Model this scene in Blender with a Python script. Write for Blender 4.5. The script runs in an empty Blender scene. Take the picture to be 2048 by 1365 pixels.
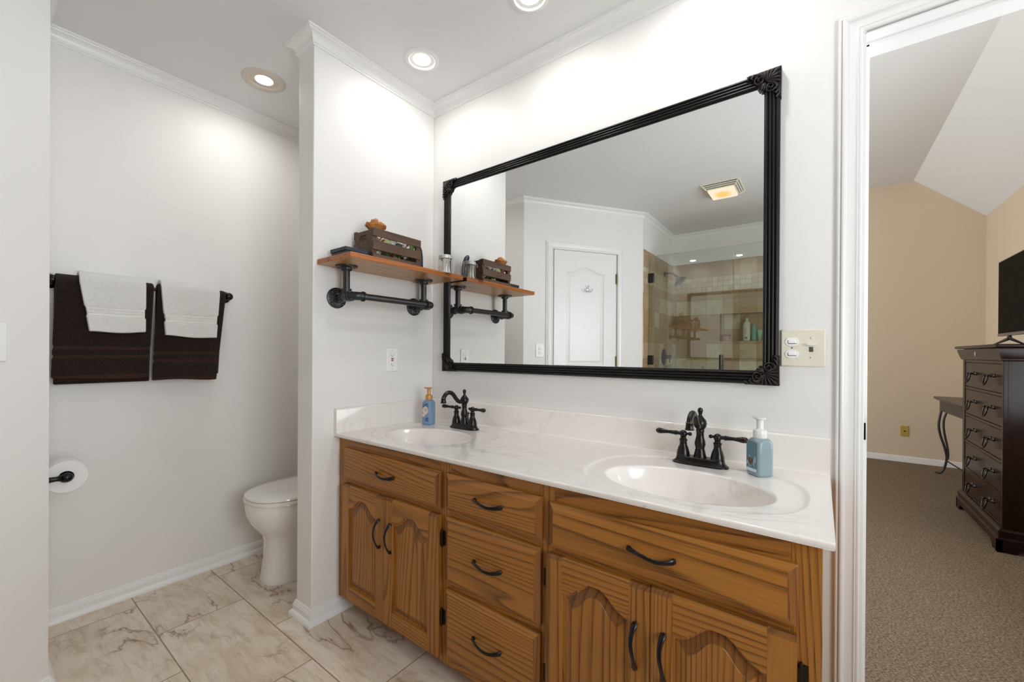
import bpy, bmesh, math, random
from mathutils import Vector, Matrix
random.seed(7)
C = bpy.context.scene.collection
PI = math.pi
# ------------------------------------------------------------------ camera
CAM = Vector((1.6757, -1.5356, 1.1256))
F_PX, YAW, PITCH, ROLL, SHY = 827.37, math.radians(36.7009), math.radians(-.1291), math.radians(.3425), 25.38
fw = Vector((-math.sin(YAW), math.cos(YAW), 0)); rt = Vector((math.cos(YAW), math.sin(YAW), 0)); up = Vector((0, 0, 1))
Fv = fw*math.cos(PITCH) + up*math.sin(PITCH); Uv = up*math.cos(PITCH) - fw*math.sin(PITCH)
Rv = rt*math.cos(ROLL) + Uv*math.sin(ROLL); U2 = Uv*math.cos(ROLL) - rt*math.sin(ROLL)
cd = bpy.data.cameras.new('camera'); cam = bpy.data.objects.new('camera', cd); C.objects.link(cam)
M = Matrix((Rv, U2, -Fv)).transposed().to_4x4(); M.translation = CAM
cam.matrix_world = M
cd.sensor_width = 36; cd.lens = F_PX/2048*36; cd.shift_y = SHY/2048; cd.clip_start = .02; cd.clip_end = 60
sc = bpy.context.scene; sc.camera = cam
vs = sc.view_settings
sc.display_settings.display_device = 'sRGB'
vs.view_transform = 'Standard'; vs.look = 'None'; vs.gamma = 1; vs.use_curve_mapping = False
vs.exposure = 0.12
sc.cycles.max_bounces = 14; sc.cycles.diffuse_bounces = 8; sc.cycles.glossy_bounces = 8; sc.cycles.transparent_max_bounces = 16
sc.cycles.transmission_bounces = 8; sc.cycles.sample_clamp_indirect = 6; sc.cycles.caustics_reflective = False; sc.cycles.caustics_refractive = False
# ------------------------------------------------------------------ world and added daylight fill
w = bpy.data.worlds.new('world'); sc.world = w; w.use_nodes = True
w.node_tree.nodes['Background'].inputs[0].default_value = (.75, .85, 1, 1); w.node_tree.nodes['Background'].inputs[1].default_value = .6
def area(name, loc, direction, sx, sy, power, color=(1, 1, 1), shape='RECTANGLE', spread=180):
    l = bpy.data.lights.new(name, 'AREA'); l.shape = shape; l.size = sx; l.size_y = sy; l.energy = power; l.color = color
    l.spread = math.radians(spread)
    o = bpy.data.objects.new(name, l); C.objects.link(o); o.location = loc
    o.rotation_euler = Vector(direction).to_track_quat('-Z', 'Y').to_euler(); return o
CAN_W, ALC_W, FILL_W, BED_W = 1.5, 2.3, 38, 95
FILL_C = (.945, .975, 1)
area('added_window_fill', (2.90, -1.30, 1.40), (-1, 0, .45), 1.0, 1.3, FILL_W, FILL_C)  # added soft fill, shining through a made-up opening in the right wall
area('bedroom_fill', (-2.56, 2.1, 1.25), (1, 0, .5), 2.3, 1.7, BED_W, (.90, .95, 1))  # daylight from an unseen left opening, aimed up to lift the ceiling
area('bedroom_fill', (-1.75, .145, 1.45), (0, 1, .7), 1.2, 1.3, 78, (.90, .95, 1))  # added fill from the near wall, to brighten the flat ceiling
area('bedroom_fill', (3.05, .95, 1.30), (-1, 0, .5), 1.2, 1.3, 40, (.90, .95, 1))  # added fill from the right, so the flat ceiling outshines the slope
# ------------------------------------------------------------------ mesh helpers
class MB:
    def __init__(s): s.v = []; s.f = []; s.m = []
    def add(s, vs_, fs, mi=0, xf=None):
        b = len(s.v)
        s.v += [tuple(xf(*p)) if xf else tuple(p) for p in vs_]
        s.f += [tuple(b+i for i in f) for f in fs]
        s.m += [mi]*len(fs) if isinstance(mi, int) else list(mi)
        return s
    def box(s, x0, x1, y0, y1, z0, z1, mi=0, xf=None):
        v = [(x0,y0,z0),(x1,y0,z0),(x1,y1,z0),(x0,y1,z0),(x0,y0,z1),(x1,y0,z1),(x1,y1,z1),(x0,y1,z1)]
        return s.add(v, [(0,3,2,1),(4,5,6,7),(0,1,5,4),(1,2,6,5),(2,3,7,6),(3,0,4,7)], mi, xf)
    def prism(s, pts, a0, a1, axis='y', mi=0, xf=None):   # pts in the two other axes (x,z)/(y,z)/(x,y)
        n = len(pts)
        def mk(p, a): return {'y': (p[0], a, p[1]), 'x': (a, p[0], p[1]), 'z': (p[0], p[1], a)}[axis]
        v = [mk(p, a0) for p in pts] + [mk(p, a1) for p in pts]
        f = [tuple(range(n)), tuple(range(2*n-1, n-1, -1))] + [(i, n+i, n+(i+1) % n, (i+1) % n) for i in range(n)]
        return s.add(v, f, mi, xf)
    def tube(s, path, r, n=12, mi=0, cap=True, flat=None, xf=None, upv=None):
        path = [Vector(p) for p in path]; k = len(path)
        rs = r if isinstance(r, (list, tuple)) else [r]*k
        fl = flat if isinstance(flat, (list, tuple)) else [flat or 1]*k
        ref = Vector(upv) if upv else None; v = []; prev = None
        for i, p in enumerate(path):
            t = (path[min(i+1, k-1)] - path[max(i-1, 0)])
            t = t.normalized() if t.length > 1e-9 else Vector((0, 0, 1))
            if ref: u = ref - t*ref.dot(t)
            elif prev is not None: u = prev - t*prev.dot(t)
            else:
                a = Vector((0, 0, 1)) if abs(t.z) < .9 else Vector((1, 0, 0)); u = a - t*a.dot(t)
            u.normalize(); prev = u; wv = t.cross(u)
            for j in range(n):
                a = 2*PI*j/n; v.append(p + u*(math.cos(a)*rs[i]) + wv*(math.sin(a)*rs[i]*fl[i]))
        f = []
        for i in range(k-1):
            for j in range(n):
                f.append((i*n+j, i*n+(j+1) % n, (i+1)*n+(j+1) % n, (i+1)*n+j))
        if cap: f += [tuple(range(n-1, -1, -1)), tuple((k-1)*n+j for j in range(n))]
        return s.add(v, f, mi, xf)
    def lathe(s, prof, o=(0, 0, 0), axis='z', n=24, mi=0, xf=None, sq=None):  # prof: (r, h); closed at ends
        o = Vector(o); v = []; k = len(prof)
        for r, h in prof:
            for j in range(n):
                a = 2*PI*j/n; c, d = math.cos(a), math.sin(a)
                if sq:
                    e = 2/sq; c = math.copysign(abs(c)**e, c); d = math.copysign(abs(d)**e, d)
                c *= r; d *= r
                v.append(o + {'z': Vector((c, d, h)), 'x': Vector((h, c, d)), 'y': Vector((d, h, c))}[axis])
        f = [(i*n+j, i*n+(j+1) % n, (i+1)*n+(j+1) % n, (i+1)*n+j) for i in range(k-1) for j in range(n)]
        if prof[0][0] > 1e-6: f.append(tuple(range(n-1, -1, -1)))
        if prof[-1][0] > 1e-6: f.append(tuple((k-1)*n+j for j in range(n)))
        return s.add(v, f, mi, xf)
    def ball(s, c, r, n=12, sc_=(1, 1, 1), mi=0, fn=None, xf=None):
        v = []; f = []; m = n//2+1
        for i in range(m):
            th = PI*i/(m-1)
            for j in range(n):
                ph = 2*PI*j/n; d = Vector((math.sin(th)*math.cos(ph), math.sin(th)*math.sin(ph), math.cos(th)))
                k = r*(fn(th, ph) if fn else 1)
                v.append((c[0]+d.x*k*sc_[0], c[1]+d.y*k*sc_[1], c[2]+d.z*k*sc_[2]))
        for i in range(m-1):
            for j in range(n): f.append((i*n+j, (i+1)*n+j, (i+1)*n+(j+1) % n, i*n+(j+1) % n))
        return s.add(v, f, mi, xf)
    def loft(s, rings, mi=0, cap=True, xf=None):
        n = len(rings[0]); v = [p for r in rings for p in r]
        f = [(i*n+j, i*n+(j+1) % n, (i+1)*n+(j+1) % n, (i+1)*n+j) for i in range(len(rings)-1) for j in range(n)]
        if cap: f += [tuple(range(n-1, -1, -1)), tuple((len(rings)-1)*n+j for j in range(n))]
        return s.add(v, f, mi, xf)
    def grid(s, fn, nu, nv, mi=0, xf=None):
        v = [fn(i/nu, j/nv) for i in range(nu+1) for j in range(nv+1)]
        f = [(i*(nv+1)+j, (i+1)*(nv+1)+j, (i+1)*(nv+1)+j+1, i*(nv+1)+j+1) for i in range(nu) for j in range(nv)]
        return s.add(v, f, mi, xf)
    def sweep(s, path, prof, closed=False, mi=0, seg=None, lift=None):
        # path: 2D points; prof: (d, h) d to the left of the path. lift maps (p2d, h) to 3D. seg: only that segment
        n = len(path); P = [Vector(p) for p in path]
        def nrm(i):
            a, b = P[i % n], P[(i+1) % n]; t = (b-a).normalized(); return Vector((-t.y, t.x))
        def off(i, d):
            if closed or 0 < i < n-1:
                n0, n1 = nrm(i-1), nrm(i); m = (n0+n1); m = m/(1+n0.dot(n1)) if (1+n0.dot(n1)) > .05 else n0
            else: m = nrm(0) if i == 0 else nrm(n-2)
            return P[i % n] + m*d
        lift = lift or (lambda p, h: (p.x, p.y, h))
        segs = range(n if closed else n-1) if seg is None else seg
        k = len(prof)
        for i in segs:
            j = (i+1) % n
            v = [lift(off(i, d), h) for d, h in prof] + [lift(off(j, d), h) for d, h in prof]
            f = [(a, (a+1) % k, k+(a+1) % k, k+a) for a in range(k)] + [tuple(range(k-1, -1, -1)), tuple(range(k, 2*k))]
            s.add(v, f, mi)
        return s
    def build(s, name, mats, parent=None, angle=40, bevel=0, bseg=2, subd=0, solid=0, loc=None):
        me = bpy.data.meshes.new(name)
        root = parent
        while root is not None and root.parent is not None: root = root.parent
        L = Vector(root.location) if root is not None else Vector(loc or (0, 0, 0))
        me.from_pydata([(a-L.x, b-L.y, c-L.z) for a, b, c in s.v], [], s.f)
        for m in (mats if isinstance(mats, (list, tuple)) else [mats]): me.materials.append(m)
        me.polygons.foreach_set('material_index', s.m)
        bm = bmesh.new(); bm.from_mesh(me); bmesh.ops.recalc_face_normals(bm, faces=bm.faces[:]); bm.to_mesh(me); bm.free()
        if angle:
            me.polygons.foreach_set('use_smooth', [True]*len(me.polygons)); me.set_sharp_from_angle(angle=math.radians(angle))
        o = bpy.data.objects.new(name, me); C.objects.link(o)
        if parent is not None: o.parent = parent
        else: o.location = L
        if solid:
            md = o.modifiers.new('solid', 'SOLIDIFY'); md.thickness = solid; md.offset = 0
        if bevel:
            md = o.modifiers.new('bevel', 'BEVEL'); md.width = bevel; md.segments = bseg; md.limit_method = 'ANGLE'; md.angle_limit = math.radians(35); md.harden_normals = False
        if subd:
            md = o.modifiers.new('subd', 'SUBSURF'); md.levels = subd; md.render_levels = subd
        return o
def tag(o, label=None, cat=None, group=None, kind=None):
    if label: o['label'] = label
    if cat: o['category'] = cat
    if group: o['group'] = group
    if kind: o['kind'] = kind
    return o
def thing(name, loc, label, cat, group=None):
    o = bpy.data.objects.new(name, None); o.empty_display_size = .05; C.objects.link(o); o.location = loc
    return tag(o, label, cat, group)
def struct(o): o['kind'] = 'structure'; return o
def copy_tree(o, parent=None):
    c = o.copy(); C.objects.link(c)
    if parent is not None: c.parent = parent
    for ch in [x for x in bpy.data.objects if x.parent == o]: copy_tree(ch, c)
    return c
def arc(c, r, a0, a1, n, fn): return [fn(c, r, a0+(a1-a0)*i/n) for i in range(n+1)]
# ------------------------------------------------------------------ materials
def lin(h):
    h = h.lstrip('#'); out = []
    for i in (0, 2, 4):
        c = int(h[i:i+2], 16)/255; out.append(c/12.92 if c <= .04045 else ((c+.055)/1.055)**2.4)
    return (*out, 1)
class NT:
    def __init__(s, name):
        s.m = bpy.data.materials.new(name); s.m.use_nodes = True; s.t = s.m.node_tree; s.b = s.t.nodes['Principled BSDF']; s.out = s.t.nodes['Material Output']
    def n(s, typ, **kw):
        d = s.t.nodes.new(typ)
        for k, v in kw.items(): setattr(d, k, v)
        return d
    def l(s, a, b): s.t.links.new(a, b)
    def set(s, **kw):
        for k, v in kw.items(): s.b.inputs[k.replace('_', ' ')].default_value = v
        return s
    def math(s, op, a, b=None, c=None):
        d = s.n('ShaderNodeMath', operation=op)
        for i, x in enumerate((a, b, c)):
            if x is None: continue
            if isinstance(x, (int, float)): d.inputs[i].default_value = x
            else: s.l(x, d.inputs[i])
        return d.outputs[0]
    def coord(s, rnd=False, scale=(1, 1, 1), loc=(0, 0, 0), rot=(0, 0, 0)):
        tc = s.n('ShaderNodeTexCoord'); mp = s.n('ShaderNodeMapping')
        mp.inputs['Scale'].default_value = scale; mp.inputs['Location'].default_value = loc; mp.inputs['Rotation'].default_value = rot
        src = tc.outputs['Object']
        if rnd:
            oi = s.n('ShaderNodeObjectInfo'); ml = s.n('ShaderNodeVectorMath', operation='ADD')
            cx = s.n('ShaderNodeCombineXYZ')
            for i in range(3): s.l(s.math('MULTIPLY', oi.outputs['Random'], (37.1, 23.7, 51.3)[i]), cx.inputs[i])
            s.l(src, ml.inputs[0]); s.l(cx.outputs[0], ml.inputs[1]); src = ml.outputs[0]
        s.l(src, mp.inputs['Vector']); return mp.outputs[0]
    def noise(s, vec, scale, detail=4, rough=.5, dist=0, w=None):
        d = s.n('ShaderNodeTexNoise'); d.inputs['Scale'].default_value = scale; d.inputs['Detail'].default_value = detail
        d.inputs['Roughness'].default_value = rough; d.inputs['Distortion'].default_value = dist
        if w is not None: d.noise_dimensions = '4D'; s.l(w, d.inputs['W'])
        s.l(vec, d.inputs['Vector']); return d.outputs['Fac']
    def ramp(s, fac, stops, interp='LINEAR'):
        d = s.n('ShaderNodeValToRGB'); d.color_ramp.interpolation = interp; e = d.color_ramp.elements
        while len(e) > 1: e.remove(e[-1])
        e[0].position, e[0].color = stops[0]
        for p, c in stops[1:]:
            x = e.new(p); x.color = c
        s.l(fac, d.inputs[0]); return d.outputs[0]
    def mix(s, fac, a, b, blend='MIX'):
        d = s.n('ShaderNodeMix', data_type='RGBA', blend_type=blend)
        for i, x in ((0, fac), (6, a), (7, b)):
            if isinstance(x, (int, float, tuple)): d.inputs[i].default_value = x
            else: s.l(x, d.inputs[i])
        return d.outputs[2]
    def bump(s, h, strength=.2, dist=.01):
        d = s.n('ShaderNodeBump'); d.inputs['Strength'].default_value = strength; d.inputs['Distance'].default_value = dist
        s.l(h, d.inputs['Height']); s.l(d.outputs[0], s.b.inputs['Normal'])
def plain(name, col, rough=.5, metal=0, bump=None, spec=.5, coat=0):
    k = NT(name).set(Base_Color=lin(col), Roughness=rough, Metallic=metal)
    k.b.inputs['Specular IOR Level'].default_value = spec; k.b.inputs['Coat Weight'].default_value = coat; k.b.inputs['Coat Roughness'].default_value = .08
    v = k.coord(True)
    if bump: k.bump(k.noise(v, bump[0], 3), bump[1], bump[2])
    else:
        f = k.noise(v, 9, 2); r = k.n('ShaderNodeMapRange'); k.l(f, r.inputs[0]); r.inputs[3].default_value = max(rough-.04, .02); r.inputs[4].default_value = rough+.04
        k.l(r.outputs[0], k.b.inputs['Roughness'])
    return k.m
M_ = {}
M_['wall'] = plain('wall_paint', 'e6e4e2', .45, bump=(160, .06, .002), spec=.35)
M_['ceiling'] = plain('ceiling_paint', 'dedede', .8, bump=(90, .08, .002), spec=.2)
M_['trim'] = plain('trim_paint', 'e8e7e6', .3)
M_['tan'] = plain('tan_paint', 'd1c1aa', .6, bump=(160, .05, .002), spec=.3)
M_['white_plastic'] = plain('white_plastic', 'efefee', .3)
M_['cream_plastic'] = plain('cream_plastic', 'e3dccb', .35)
M_['porcelain'] = plain('porcelain', 'e6e2dd', .12, coat=.4)
M_['bronze'] = plain('dark_bronze', '1b1716', .3, .6, coat=.2)
M_['bronze_wear'] = plain('worn_copper_edge', '8a5a3a', .35, .8)
M_['iron'] = plain('black_iron', '3a393a', .36, .6)
M_['black'] = plain('black_plastic', '0d0d0e', .35)
M_['frame'] = plain('mirror_frame_paint', '0e0a0a', .36, spec=.35)
M_['ornament'] = plain('ornament_bronze', '211918', .42, .1, bump=(120, .1, .002))
M_['brass'] = plain('aged_brass', '8a7a58', .35, .9)
M_['chrome'] = plain('chrome', 'cfcfcf', .35, .5)
M_['navy'] = plain('navy_satin', '151c2c', .45)
M_['red'] = plain('red_plastic', 'a02018', .4)
M_['darkslot'] = plain('dark_slot', '1a1816', .7)
M_['dkwood'] = None
def emis(name, col, st):
    k = NT(name); e = k.n('ShaderNodeEmission'); e.inputs[0].default_value = lin(col); e.inputs[1].default_value = st
    lw = k.n('ShaderNodeLayerWeight'); lw.inputs[0].default_value = .3
    k.l(e.outputs[0], k.out.inputs['Surface']); return k.m
M_['bulb'] = emis('lit_bulb', 'fff8ee', 22)
M_['bulb_warm'] = emis('lit_bulb_warm', 'fff4dc', 7)
def oak(name, axis, base=('b1742f', '98632a', '442207'), dark=False):
    k = NT(name)
    st = {'x': (.075, 1, 1), 'z': (1, 1, .075)}[axis]; st2 = {'x': (.012, 1, 1), 'z': (1, 1, .012)}[axis]
    v = k.coord(True, st); v2 = k.coord(True, st2)
    n1 = k.noise(v, 4.2, 1.5, .4, .1)
    spx = k.n('ShaderNodeSeparateXYZ'); k.l(k.coord(True), spx.inputs[0]); cross = spx.outputs['Z' if axis == 'x' else 'X']
    rings = k.math('FRACT', k.math('ADD', k.math('MULTIPLY', n1, 28), k.math('MULTIPLY', cross, 62)))
    line = k.ramp(rings, [(0, (0, 0, 0, 1)), (.50, (.04, .04, .04, 1)), (.78, (.6, .6, .6, 1)), (.90, (1, 1, 1, 1)), (1, (0, 0, 0, 1))])
    pores = k.noise(v2, 420, 2, .6); pr = k.ramp(pores, [(.42, (0, 0, 0, 1)), (.62, (1, 1, 1, 1))])
    broad = k.noise(v, 3, 2)
    a = k.mix(broad, lin(base[0]), lin(base[1]))
    lp = k.math('MULTIPLY', line, k.math('ADD', k.math('MULTIPLY', pr, .45), .55))
    c = k.mix(k.math('MULTIPLY', lp, .95), a, lin(base[2]))
    c2 = k.mix(k.math('MULTIPLY', pr, .16), c, lin(base[2]))
    k.l(c2, k.b.inputs['Base Color'])
    k.set(Roughness=.36); k.b.inputs['Specular IOR Level'].default_value = .4
    k.bump(k.math('ADD', lp, k.math('MULTIPLY', pr, .3)), -.12, .002)
    return k.m
M_['oak_x'] = oak('oak_grain_along', 'x'); M_['oak_z'] = oak('oak_grain_upright', 'z')
M_['oak_end'] = oak('oak_end_grain', 'z', ('8c5a2a', '774920', '46260e'))
M_['pine'] = None
def pine(nm='oiled_pine', cs=('b06a30', 'a45f29', '82441a')):
    k = NT(nm); v = k.coord(False, (1, .08, 1)); n1 = k.noise(v, 12, 2, .5, .3)
    rg = k.math('FRACT', k.math('MULTIPLY', n1, 9))
    a = k.ramp(rg, [(0, lin(cs[0])), (.6, lin(cs[1])), (.9, lin(cs[2])), (1, lin(cs[0]))])
    vo = k.n('ShaderNodeTexVoronoi'); vo.inputs['Scale'].default_value = 5.2; k.l(k.coord(False, (1.4, .8, 1), (.31, .13, 0)), vo.inputs['Vector'])
    kn = k.ramp(vo.outputs['Distance'], [(.05, (1, 1, 1, 1)), (.13, (0, 0, 0, 1))])
    c = k.mix(k.math('MULTIPLY', kn, .8), a, lin('3a1a0a')); k.l(c, k.b.inputs['Base Color']); k.set(Roughness=.32)
    k.bump(rg, .08, .001); return k.m
M_['pine'] = pine(); M_['pine_bounce'] = pine('bounce_lit_pine', ('b98c58', 'b0824d', '98693a'))  # paler copy for the board's underside, bounced light put into its colour
def crate_wood():
    k = NT('grey_brown_crate_wood'); v = k.coord(True, (1, .06, 1)); n1 = k.noise(v, 60, 4, .6)
    k.l(k.ramp(n1, [(.3, lin('463429')), (.7, lin('68503f'))]), k.b.inputs['Base Color']); k.set(Roughness=.7); k.bump(n1, .2, .001); return k.m
M_['crate'] = crate_wood()
def dresser_wood():
    k = NT('dark_cherry_wood'); v = k.coord(True, (1, .1, 1)); n1 = k.noise(v, 30, 4, .6, .4)
    k.l(k.ramp(n1, [(.3, lin('170b08')), (.7, lin('26140f'))]), k.b.inputs['Base Color']); k.set(Roughness=.24); k.b.inputs['Specular IOR Level'].default_value = .15; return k.m
M_['dkwood'] = dresser_wood()
def marble():
    k = NT('cultured_marble'); v = k.coord(False, (1, 1.6, 1), rot=(0, 0, .5)); n1 = k.noise(v, 3.2, 6, .6, 1.6)
    a = k.math('ABSOLUTE', k.math('SUBTRACT', n1, .5)); vein = k.ramp(a, [(0, (1, 1, 1, 1)), (.022, (.25, .25, .25, 1)), (.06, (0, 0, 0, 1))])
    pat = k.ramp(k.noise(v, 2.1, 3), [(.45, (0, 0, 0, 1)), (.7, (1, 1, 1, 1))])
    c = k.mix(k.math('MULTIPLY', k.math('MULTIPLY', vein, pat), .42), lin('e8e2dd'), lin('aca39c'))
    k.l(c, k.b.inputs['Base Color']); k.set(Roughness=.22); k.b.inputs['Coat Weight'].default_value = .5; k.b.inputs['Coat Roughness'].default_value = .06; return k.m
M_['marble'] = marble()
def floor_tile():
    k = NT('stone_look_tile')
    v = k.coord(False, (1, 1, 1), (.418, .755, 0))
    br = k.n('ShaderNodeTexBrick'); br.offset = .5; br.offset_frequency = 2; br.squash = 1
    br.inputs['Color1'].default_value = (0, 0, 0, 1); br.inputs['Color2'].default_value = (1, 1, 1, 1); br.inputs['Mortar'].default_value = (.5, .5, .5, 1)
    br.inputs['Scale'].default_value = 1; br.inputs['Mortar Size'].default_value = .0022; br.inputs['Mortar Smooth'].default_value = .1
    br.inputs['Brick Width'].default_value = .61; br.inputs['Row Height'].default_value = .305; k.l(v, br.inputs['Vector'])
    bw = k.n('ShaderNodeRGBToBW'); k.l(br.outputs['Color'], bw.inputs[0]); W = k.math('MULTIPLY', bw.outputs[0], 61.7)
    # stone pattern, different in every tile
    sv = k.coord(False, (1, 2.6, 1), rot=(0, 0, .55))
    n1 = k.noise(sv, 3.4, 7, .62, 1.1, W)
    base = k.ramp(n1, [(.28, lin('bea98f')), (.46, lin('d6c6b2')), (.60, lin('dfd3c3')), (.8, lin('cbb79d'))])
    n2 = k.noise(sv, 1.5, 5, .55, .7, k.math('ADD', W, 9.3))
    a = k.math('ABSOLUTE', k.math('SUBTRACT', n2, .5))
    crack = k.ramp(a, [(0, (1, 1, 1, 1)), (.0035, (.7, .7, .7, 1)), (.009, (.16, .16, .16, 1)), (.035, (0, 0, 0, 1))])
    gate = k.ramp(k.noise(sv, 1.7, 3, .5, 0, k.math('ADD', W, 3.1)), [(.44, (0, 0, 0, 1)), (.56, (1, 1, 1, 1))])
    c = k.mix(k.math('MULTIPLY', k.math('MULTIPLY', crack, gate), .9), base, lin('7d5f44'))
    n3 = k.noise(k.coord(False, (1, 7, 1), rot=(0, 0, .45)), 9, 5, .6, .8, W)
    c = k.mix(k.math('MULTIPLY', k.ramp(n3, [(.50, (0, 0, 0, 1)), (.72, (1, 1, 1, 1))]), .45), c, lin('a48c74'))
    c = k.mix(br.outputs['Fac'], c, lin('8f7a66'))
    k.l(c, k.b.inputs['Base Color']); k.set(Roughness=.33); k.bump(br.outputs['Fac'], -.3, .002); return k.m
M_['floor'] = floor_tile()
def shower_tile(name, size, u0, z0, axis, pale=0):
    k = NT(name); tc = k.n('ShaderNodeTexCoord'); sp = k.n('ShaderNodeSeparateXYZ'); k.l(tc.outputs['Object'], sp.inputs[0]); cb = k.n('ShaderNodeCombineXYZ')
    k.l(k.math('SUBTRACT', sp.outputs[axis], u0), cb.inputs[0]); k.l(k.math('SUBTRACT', sp.outputs['Z'], z0), cb.inputs[1])
    br = k.n('ShaderNodeTexBrick'); br.offset = 0; br.offset_frequency = 2
    br.inputs['Color1'].default_value = (0, 0, 0, 1); br.inputs['Color2'].default_value = (1, 1, 1, 1); br.inputs['Mortar'].default_value = (0, 0, 0, 1)
    br.inputs['Scale'].default_value = 1; br.inputs['Mortar Size'].default_value = .0016; br.inputs['Brick Width'].default_value = size; br.inputs['Row Height'].default_value = size
    k.l(cb.outputs[0], br.inputs['Vector'])
    bw = k.n('ShaderNodeRGBToBW'); k.l(br.outputs['Color'], bw.inputs[0])
    c = k.ramp(bw.outputs[0], [(0, lin('a98a66')), (.30, lin('b3946f')), (.38, lin('b89d79')), (.55, lin('bfa784')), (.62, lin('cbbda0')), (1, lin('d3c8b0'))])
    n1 = k.noise(cb.outputs[0], 14, 5, .6, .6, k.math('MULTIPLY', bw.outputs[0], 40))
    c = k.mix(k.math('MULTIPLY', k.ramp(n1, [(.42, (0, 0, 0, 1)), (.7, (1, 1, 1, 1))]), .35), c, lin('94754f'))
    c = k.mix(pale, c, lin('cfc2a6')); c = k.mix(br.outputs['Fac'], c, lin('8a7458')); k.l(c, k.b.inputs['Base Color']); k.set(Roughness=.35); k.bump(br.outputs['Fac'], -.3, .002); return k.m
def carpet():
    k = NT('brown_carpet'); v = k.coord(False); n1 = k.noise(k.coord(False, (1, 1.8, 1), rot=(0, 0, .4)), 120, 3, .7); n2 = k.noise(v, 7, 3, .6)
    c = k.ramp(n1, [(.34, lin('4a3e32')), (.5, lin('82715f')), (.66, lin('b3a28b'))])
    c = k.mix(k.math('MULTIPLY', n2, .3), c, lin('6b5c4b')); k.l(c, k.b.inputs['Base Color']); k.set(Roughness=.95); k.b.inputs['Specular IOR Level'].default_value = .1
    k.bump(n1, .6, .008); return k.m
M_['carpet'] = carpet()
def towel(name, c1, cband, zb, bands, hem):
    # woven border bands counted from the hem (object space z)
    k = NT(name); tc = k.n('ShaderNodeTexCoord'); sp = k.n('ShaderNodeSeparateXYZ'); k.l(tc.outputs['Object'], sp.inputs[0])
    z = sp.outputs['Z']; fac = None
    for a, b in bands + ([(-.01, hem)] if hem else []):
        g = k.math('MULTIPLY', k.math('GREATER_THAN', z, a), k.math('LESS_THAN', z, b)); fac = g if fac is None else k.math('MAXIMUM', fac, g)
    n1 = k.noise(k.coord(False), 420, 2, .7); n2 = k.noise(k.coord(False), 14, 3)
    base = k.mix(k.math('MULTIPLY', k.ramp(k.noise(k.coord(False), 190, 2, .7), [(.35, (0, 0, 0, 1)), (.65, (1, 1, 1, 1))]), .55), lin(c1), lin(cband))
    k.l(k.mix(fac, base, lin(cband)), k.b.inputs['Base Color']); k.set(Roughness=.95)
    k.b.inputs['Sheen Weight'].default_value = .12; k.b.inputs['Specular IOR Level'].default_value = .1
    k.bump(k.math('MULTIPLY', k.math('ADD', n1, k.noise(k.coord(False), 170, 2, .7)), k.math('SUBTRACT', 1, k.math('MULTIPLY', fac, .85))), .9, .006); return k.m
def clear(name, tint, refl=1.0, ior=1.5):
    k = NT(name); tr = k.n('ShaderNodeBsdfTransparent'); tr.inputs[0].default_value = lin(tint); gl = k.n('ShaderNodeBsdfGlossy'); gl.inputs['Roughness'].default_value = 0
    fr = k.n('ShaderNodeLayerWeight'); f0 = ((ior-1)/(ior+1))**2; mx = k.n('ShaderNodeMixShader')
    k.l(k.math('MULTIPLY', k.math('ADD', k.math('MULTIPLY', k.math('POWER', fr.outputs['Facing'], 5), 1-f0), f0), refl), mx.inputs[0]); k.l(tr.outputs[0], mx.inputs[1]); k.l(gl.outputs[0], mx.inputs[2]); k.l(mx.outputs[0], k.out.inputs['Surface']); return k.m
M_['glass'] = clear('shower_glass', 'f4f7f3', 2.5); M_['pane'] = clear('window_pane', 'fafcfc'); M_['jar_glass'] = clear('jar_glass', 'fcfdfd', .8)
kk = NT('mirror_silver').set(Base_Color=(.93, .94, .93, 1), Metallic=1, Roughness=0.0); M_['mirror'] = kk.m
# ------------------------------------------------------------------ room numbers
ZC = 2.44; YP = .661; TW = .1236; XA = -.8525; YF = -1.356
c1 = Vector((-.34, YF)); c2 = Vector((.333, -2.345)); dv = (c2-c1).normalized(); nv = Vector((-dv.y, dv.x))   # nv points into the room
XS = .333; YB = -3.29; XR = 2.80
def W(s, d, z): return (c1.x+dv.x*s+nv.x*d, c1.y+dv.y*s+nv.y*d, z)      # along the angled wall
# doorway
DL, DR, DT = 1.767, 2.53, 2.042; WT = .12
# ------------------------------------------------------------------ shell
struct(MB().box(XA-.1, XR+.1, YB-.12, .06, -.1, 0).build('floor', M_['floor'], angle=0))
struct(MB().box(-2.7, 3.1, .06, 4.6, -.1, -.001).build('floor_bedroom', M_['carpet'], angle=0))
b = MB().box(XA-.1, DL, 0, .06, 0, ZC+.1).box(DL, DR, 0, .06, DT, ZC+.1).box(DR, XR+.1, 0, .06, 0, ZC+.1)
struct(b.build('wall_vanity', M_['wall'], angle=0))
b = MB().box(-2.7, -2.4, .06, WT, 0, 3.05).box(-1.1, DL, .06, WT, 0, 3.05).box(-2.4, -1.1, .06, WT, 0, .75).box(-2.4, -1.1, .06, WT, 2.15, 3.05).box(DL, DR, .06, WT, DT, 3.05).box(DR, 3.1, .06, WT, 0, 3.05)
struct(b.build('wall_bedroom_near', M_['tan'], angle=0))
struct(MB().box(-TW, 0, -YP, 0, 0, ZC+.02).build('wall_partition', M_['wall'], angle=0, bevel=.004))
struct(MB().box(XA-.1, XA, YF-.1, 0, 0, ZC+.1).build('wall_alcove', M_['wall'], angle=0))
struct(MB().prism([(XA, YF), (c1.x, c1.y), (c1.x-nv.x*.1, c1.y-nv.y*.1-.05), (XA, YF-.12)], 0, ZC+.1, 'z').build('wall_alcove_front', M_['wall'], angle=0))
bb = MB()
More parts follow.
